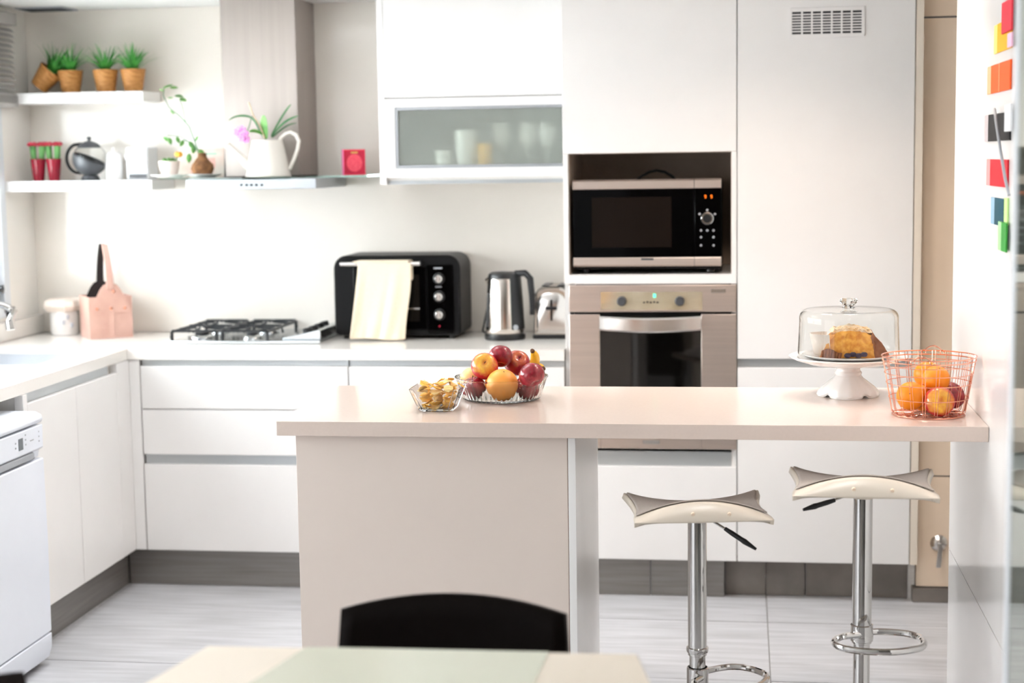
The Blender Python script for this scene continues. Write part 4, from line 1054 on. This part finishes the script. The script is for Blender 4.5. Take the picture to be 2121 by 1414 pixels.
mb.grid(rows); mb.build('paper_case', 'paper_case', ck, solid=.0008)

# copper wire basket with fruit
kx_, ky_ = .482, -1.43
bk = thing('wire_basket', 'copper wire fruit basket at the right end of the island', 'basket', (kx_, ky_, IT+.0005))
bH = at(1930, 737, ky_).z-IT; r0, r1 = .093, .120; wr = .0011
rad = lambda z: r0+(r1-r0)*z/bH
circ = lambda r, z, n=48: [(r*math.cos(2*PI*i/n), r*math.sin(2*PI*i/n), z) for i in range(n)]
for z in (bH, bH-.010): MB().tube(circ(rad(z)+.0015, z), .0018, 6, True).build('rim', 'copper', bk)
for fz_ in (.30, .55, .72, .86): MB().tube(circ(rad(bH*fz_)+.0012, bH*fz_), wr, 6, True).build('hoop', 'copper', bk)
MB().tube(circ(r0, .002), .0018, 6, True).build('foot_ring', 'copper', bk)
nW = 20
for i in range(nW):
    a = 2*PI*(i+.3)/nW
    for da in (-.035, .035):
        c, s = math.cos(a+da), math.sin(a+da)
        MB().tube([(r0*.45*c, r0*.45*s, .0035), (r0*.94*c, r0*.94*s, .0035), (rad(.008)*c, rad(.008)*s, .010), (rad(bH)*c, rad(bH)*s, bH)], wr*.8, 5).build('upright', 'copper', bk)
for r in (.022, .042, .062, .080): MB().tube(circ(r, .0016), wr, 5, True).build('base_ring', 'copper', bk)
for a0 in (-PI/2-.25, PI/2-.2):
    pts = []
    for i in range(13):
        t = i/12; a = a0-.19+.38*t; z = bH+.012*math.sin(PI*t)
        pts.append(((r1+.002+.006*math.sin(PI*t))*math.cos(a), (r1+.002+.006*math.sin(PI*t))*math.sin(a), z))
    MB().tube(pts, .0019, 6).build('handle', 'copper', bk)
    for s_ in (-.2, .2):
        a = a0+s_; q = (r1*math.cos(a), r1*math.sin(a), bH-.004); MB().tube([(q[0]+.005*math.cos(t), q[1], q[2]+.006*math.sin(t)) for t in [2*PI*i/10 for i in range(10)]], .0013, 5, True).build('eyelet', 'copper', bk)
orange((0.4338, -1.4624, 0.9636), 0.0374, 'orange_skin', 'orange low at the left inside the copper wire basket', grp='oranges in the copper basket', rot=(1.2, -.5, 0))
orange((0.5003, -1.4381, 1.0048), 0.0357, 'orange_skin', 'orange resting on the apple in the middle of copper basket', grp='oranges in the copper basket')
orange((0.4864, -1.3599, 1.0057), 0.0362, 'orange_skin', 'topmost orange at the back of the copper wire basket', grp='oranges in the copper basket')
apple((0.5027, -1.4883, 0.9532), 0.0365, 'apple_mix', 'orange-red apple with dimple facing out in the basket front', (1.35, .1, 0), stalk=False, grp='apples in the copper basket')
apple((0.5429, -1.4085, 0.9574), 0.0345, 'apple_red', 'dark red apple behind the dimpled one in the copper basket', (.4, .8, 0), stalk=False, grp='apples in the copper basket')
orange((0.4737, -1.4034, 0.9493), 0.0349, 'orange_skin', 'orange lying at the bottom back of the copper basket', grp='oranges in the copper basket')

# ------------------------------------------------------------ bar stools
def stool(label, x, y, hub, sleeve_z, foot_z, rz, lever):
    t = thing('bar_stool', label, 'stool', (x, y, 0), 0, 'chrome bar stools at the island')
    R_ = Matrix.Translation((0, 0, hub)) @ Matrix.Rotation(rz, 4, 'Z')
    nu = 24
    def top(u, v):
        """seat surface: v=0 back edge, v=1 front fold"""
        yb, yf = .118, -.095
        y = yb+(yf-yb)*v
        zb = .020+.024*u*u+.006*abs(u)**5; zf = .068-.044*u*u
        dip = -.010*math.sin(PI*v)*(1-.3*u*u)
        z = zb+(zf-zb)*v**1.2+dip
        w_ = .181-.012*math.sin(PI*v)*1.2-.006*v
        return (u*w_, y, z)
    def lip(u, s):
        x, y, z = top(u, 1); xe = u*.176
        ze = .019+.003*u*u
        return (x+(xe-x)*s, y-.030*math.sin(s*PI/2)*1.0-.004*s, z+(ze-z)*(s**1.25))
    rows = []
    for i in range(nu+1):
        u = -1+2*i/nu
        rows.append([top(u, v/10) for v in range(11)]+[lip(u, s/6) for s in range(1, 7)])
    mb = MB(); mb.T = R_; mb.grid(rows); sh = mb.build('seat_shell', 'seat_shell', t, sub=1)
    d = sh.modifiers.new('thickness', 'SOLIDIFY'); d.thickness = .014; d.offset = -1
    # make sure the shell thickens downwards
    if sum(p.normal.z for p in sh.data.polygons) < 0: sh.data.flip_normals()
    bv = None
    rows = []
    for i in range(nu+1):
        u = (-1+2*i/nu)*.965
        rows.append([(lambda p: (p[0], p[1], p[2]+.0022))(top(u, .02+.95*v/10)) for v in range(11)])
    mb = MB(); mb.T = R_; mb.grid(rows); pd = mb.build('seat_pad', 'seat_pad', t, sub=1); 
    if sum(p.normal.z for p in pd.data.polygons) < 0: pd.data.flip_normals()
    d = pd.modifiers.new('thickness', 'SOLIDIFY'); d.thickness = .003; d.offset = 1
    for u in (-.16, .36):
        p = lip(u, .62); q = R_ @ Vector(p); mb = MB(); nv = R_.to_3x3() @ Vector((0, -1, -.3)); mb.cyl(q+nv*-.002, q+nv*.003, .0045, n=10); mb.build('screw', 'beige', t)
    mb = MB(); mb.lathe([(.001, hub+.030), (.075, hub+.030), (.07, hub+.018), (.036, hub+.004), (.033, hub-.004), (.001, hub-.004)], n=28); mb.build('seat_hub', 'seat_shell', t)
    mb = MB(); mb.lathe([(.001, hub-.004), (.0245, hub-.004), (.0245, sleeve_z), (.001, sleeve_z)], n=32); mb.build('gas_column', 'chrome', t)
    mb = MB(); mb.lathe([(.0248, sleeve_z+.012), (.029, sleeve_z+.010), (.0295, sleeve_z+.004), (.028, sleeve_z-.002), (.0248, sleeve_z-.004)], n=32, cap0=False, cap1=False); mb.build('collar', 'chrome', t)
    mb = MB(); mb.lathe([(.0247, sleeve_z-.004), (.0247, sleeve_z-.010), (.021, sleeve_z-.012), (.021, .05), (.03, .032), (.12, .020), (.185, .012), (.192, .006), (.192, .0005), (.001, .0005)], n=48); mb.build('base', 'chrome', t)
    frz = rz if lever < 0 else rz+.0
    L = [(.0, -.020), (-.050, -.045), (-.073, -.085), (-.070, -.130), (-.035, -.165), (.03, -.178), (.09, -.165), (.140, -.125), (.150, -.070), (.135, -.020), (.095, .006), (.03, .008)]
    # smooth closed loop
    pts = []
    for i in range(len(L)):
        p0, p1, p2, p3 = [Vector(L[(i+k) % len(L)]) for k in (-1, 0, 1, 2)]
        for k in range(4):
            s = k/4; q = .5*((2*p1)+(p2-p0)*s+(2*p0-5*p1+4*p2-p3)*s*s+(3*p1-p0-3*p2+p3)*s**3); pts.append((q.x*.97, q.y*.92, foot_z))
    mb = MB(); fr_ = MB(); fr_.T = Matrix.Rotation(0 if lever < 0 else .75, 4, 'Z'); fr_.tube(pts, .0085, 10, True); fo = fr_.build('footrest', 'chrome', t)
    rc = .0285
    MB().lathe([(rc-.003, foot_z-.022), (rc, foot_z-.020), (rc, foot_z+.020), (rc-.003, foot_z+.022)], n=32, cap0=False, cap1=False).build('footrest_clamp', 'chrome', fo)
    s = lever
    p0 = Vector((.02*s, -.02, hub+.012)); p1 = Vector((.075*s, -.045, hub-.016 if s > 0 else hub-.005)); p2 = Vector((.150*s, -.07, hub-.060 if s > 0 else hub-.024))
    lv = MB().cyl(p0, p1, .0035, n=8).build('lever', 'chrome', t)
    MB().tube([p1-(p2-p1)*.05, p1.lerp(p2, .2), p1.lerp(p2, .5), p1.lerp(p2, .62), p2], [.005, .0065, .0065, .0075, .0035], 10).build('lever_grip', 'black_plastic', lv)
    return t
stool('cream saddle bar stool with its lever pointing right, nearer the island base', at(1444, 1100, -1.62).x, -1.62, .664, at(1440, 1347, -1.62).z, at(1440, 1397, -1.62).z, .17, 1)
stool('cream saddle bar stool raised higher, lever pointing left, by the glossy partition', at(1787, 1050, -1.67).x, -1.67, at(1786, 1036, -1.67).z+.013, at(1786, 1322, -1.67).z, at(1786, 1309, -1.67).z, -.02, -1)

# ------------------------------------------------------------ dining table and chairs in the foreground
tz = .75
tt = thing('dining_table', 'pale dining table with a greenish centre panel in the foreground', 'table', (-.55, -3.8, 0))
o_ = [(-.935, -3.065), (-.178, -3.044), (.06, -4.2), (-1.13, -4.2)]
def flare(pts, z0, z1, cx=-.55, cy=-3.8): return [[(x-cx, y-cy, z) for x, y in pts] for z in (z0, z1)]
MB().loft(flare(o_, tz-.035, tz-.001)).build('tabletop', 'table_top', tt, bevel=.004)
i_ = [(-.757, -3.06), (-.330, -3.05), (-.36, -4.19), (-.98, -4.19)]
MB().loft(flare(i_, tz-.0009, tz)).build('centre_panel', 'table_centre', tt, smooth=False)  # thin opaque greenish sheet along the middle, wider at the near end
for x, y in ((-.88, -3.13), (-.24, -3.11), (-1.03, -4.12), (-.03, -4.12)): B(x+.55-.03, x+.55+.03, y+3.8-.03, y+3.8+.03, 0, tz-.036).build('leg', 'table_top', tt, bevel=.004)
ap = MB(); ap.box(-.30, .28, .655, .675, tz-.11, tz-.036); ap.box(-.42, .46, -.33, -.31, tz-.11, tz-.036); ap.build('apron', 'table_top', tt)
def chair(label, loc, rz):
    t = thing('dining_chair', label, 'chair', loc, rz, 'black dining chairs')
    rows = []
    top_z = .785
    for k in range(9):
        v = k/8; row = []
        for i in range(17):
            u = -1+2*i/16; w_ = .232-.020*v
            z = .44+(top_z-.028-.44)*v+.028*v*(1-u*u*.95)
            row.append((u*w_, -.035*(1-u*u)*0+.030*(1-u*u)+.05*v, z))
        rows.append(row)
    mb = MB(); mb.grid(rows); mb.build('backrest', 'chair_black', t, solid=.022)
    MB().loft([[(-.20, -.40, z), (.20, -.40, z), (.215, .02, z), (-.215, .02, z)] for z in (.425, .465)]).build('seat', 'chair_black', t, bevel=.012)
    for x in (-.19, .19):
        MB().loft([[(x-a, -.37-a+d, z), (x+a, -.37-a+d, z), (x+a, -.37+a+d, z), (x-a, -.37+a+d, z)] for z, a, d in ((0, .013, -.01), (.426, .018, 0))]).build('leg', 'chair_black', t)
        MB().loft([[(x-a, .0-a+d, z), (x+a, .0-a+d, z), (x+a, .0+a+d, z), (x-a, .0+a+d, z)] for z, a, d in ((0, .013, .04), (.426, .018, -.01))]).build('leg', 'chair_black', t)
    return t
q = at(940, 1275, -2.86)
chair('black dining chair at the far end of the pale table, backrest towards island', (q.x-.005, -2.90, 0), 0)
def onz(px, py, z):
    d = _r*((px-1060.5)/FPX) - _u*((py-707)/FPX) + _fw
    return Vector((0, CAM_Y, CAM_Z))+d*((z-CAM_Z)/d.z)
def onx(px, py, X):
    d = _r*((px-1060.5)/FPX) - _u*((py-707)/FPX) + _fw
    return Vector((0, CAM_Y, CAM_Z))+d*(X/d.x)
q = onz(24, 1392, .757)
chair('second black dining chair, only its top corner showing at bottom left', (q.x+.062, q.y-.212, 0), PI/2)

# ------------------------------------------------------------ glossy partition things
def card(name, lab, cat, px0, px1, py0, py1, m, mp=None, split=None, dx=.0):
    """thin coloured card on the partition (plane x = 0.61)"""
    ym = (py0+py1)/2; X_ = .6095-dx
    a, b_ = onx(px0, ym, X_), onx(px1, ym, X_)
    z1, z0 = onx((px0+px1)/2, py0, X_).z, onx((px0+px1)/2, py1, X_).z
    t = thing(name, lab, cat, (X_, (a.y+b_.y)/2, z0), 0, 'coloured cards on the partition')
    h = z1-z0; yf, yn = a.y-(a.y+b_.y)/2, b_.y-(a.y+b_.y)/2
    s = onx(px0+(split or 0), ym, X_).y-(a.y+b_.y)/2
    B(-.004, 0, yn, s, 0, h).build('card', m, t)
    if mp: B(-.0035, 0, s+.0003, yf, -.001*h, h).build('pale_edge', mp, t)
    return t, yn, s, yf, h
card('note_card', 'yellow card below and beside the crimson one, topmost row on partition', 'card', 2062, 2098, 45, 105, 'note_yellow', 'note_yellow_pale', 7)
card('note_card', 'crimson card hanging over the yellow card, top of partition', 'card', 2078, 2099, 1, 66, 'note_crimson', None, 0, .006)
card('note_card', 'narrow pale pink card at the partition edge beside the yellow card', 'card', 2090, 2099, 68, 97, 'note_pink', None, 0, .006)
t, yn, s, yf, h = card('note_card', 'bright orange card with a fine pale line on the partition', 'card', 2048, 2096, 131, 190, 'note_orange', 'note_orange_pale', 8)
ymid = onx(2069, 160, .605).y-t.location.y; B(-.0046, -.0041, ymid-.004, ymid+.004, 0, h).build('line', 'note_orange_pale', t)
card('note_card', 'black card under a white cord on the partition', 'card', 2042, 2095, 235, 292, 'note_black', 'note_grey', 8)
card('white_tag', 'small white tag covering a corner of the black card', 'card', 2084, 2097, 216, 272, 'white_plastic', None, 0, .006)
card('note_card', 'red card on the partition below the black card', 'card', 2046, 2090, 330, 386, 'note_red', 'note_red_pale', 8)
card('note_card', 'dark teal card with pale blue edge on the partition', 'card', 2055, 2082, 410, 466, 'note_teal', 'note_teal_pale', 8)
card('note_card', 'narrow lime card right of the dark teal card', 'card', 2083, 2090, 410, 466, 'note_lime')
card('note_card', 'green card lowest on the partition, under the teal card', 'card', 2070, 2087, 460, 520, 'note_green', 'note_green_pale', 7, .006)
cdp = [onx(2060, 226, .596), onx(2063, 250, .590), onx(2072, 310, .590), onx(2082, 370, .592), onx(2090, 405, .597)]
o = MB().tube(cdp, .0035, 8).build('cord', 'grey_mark'); tag(o, 'thin pale cord hanging diagonally across the black and red cards', 'cord')
# mirror-glossy sliding door leaf, nearest on the right
sd = thing('door_2', None, None, (.415, -3.125, 0)); sd['kind'] = 'structure'
B(0, .035, -.034, 0, .0, CEIL-.004).build('door_stile', 'win_frame', sd, bevel=.003)
B(.002, .033, -1.75, -.035, .0, CEIL-.004).build('door_panel', 'mirror_door', sd)
# stopcock valve on the beige door wall
vq = at(1945, 1125, .05)
vv = thing('stopcock', 'round steel wall valve with a hanging lever on the beige panel', 'valve', (vq.x, .0515, vq.z))
MB().tube([(0, 0, 0), (0, -.004, 0), (0, -.016, 0), (0, -.02, 0)], [.031, .031, .020, .012], 24).build('escutcheon', 'steel_bright', vv)
MB().tube([(0, -.02, 0), (0, -.034, 0)], .009, 12).build('spindle', 'chrome', vv)
mb = MB(); mb.loft([[(x-w_, y-.003, z), (x+w_, y-.003, z), (x+w_, y+.003, z), (x-w_, y+.003, z)] for x, y, z, w_ in ((0, -.037, .010, .007), (0, -.038, -.01, .008), (-.003, -.040, -.05, .0085), (-.006, -.041, -.078, .008))]); mb.build('lever', 'steel_bright', vv, bevel=.001)
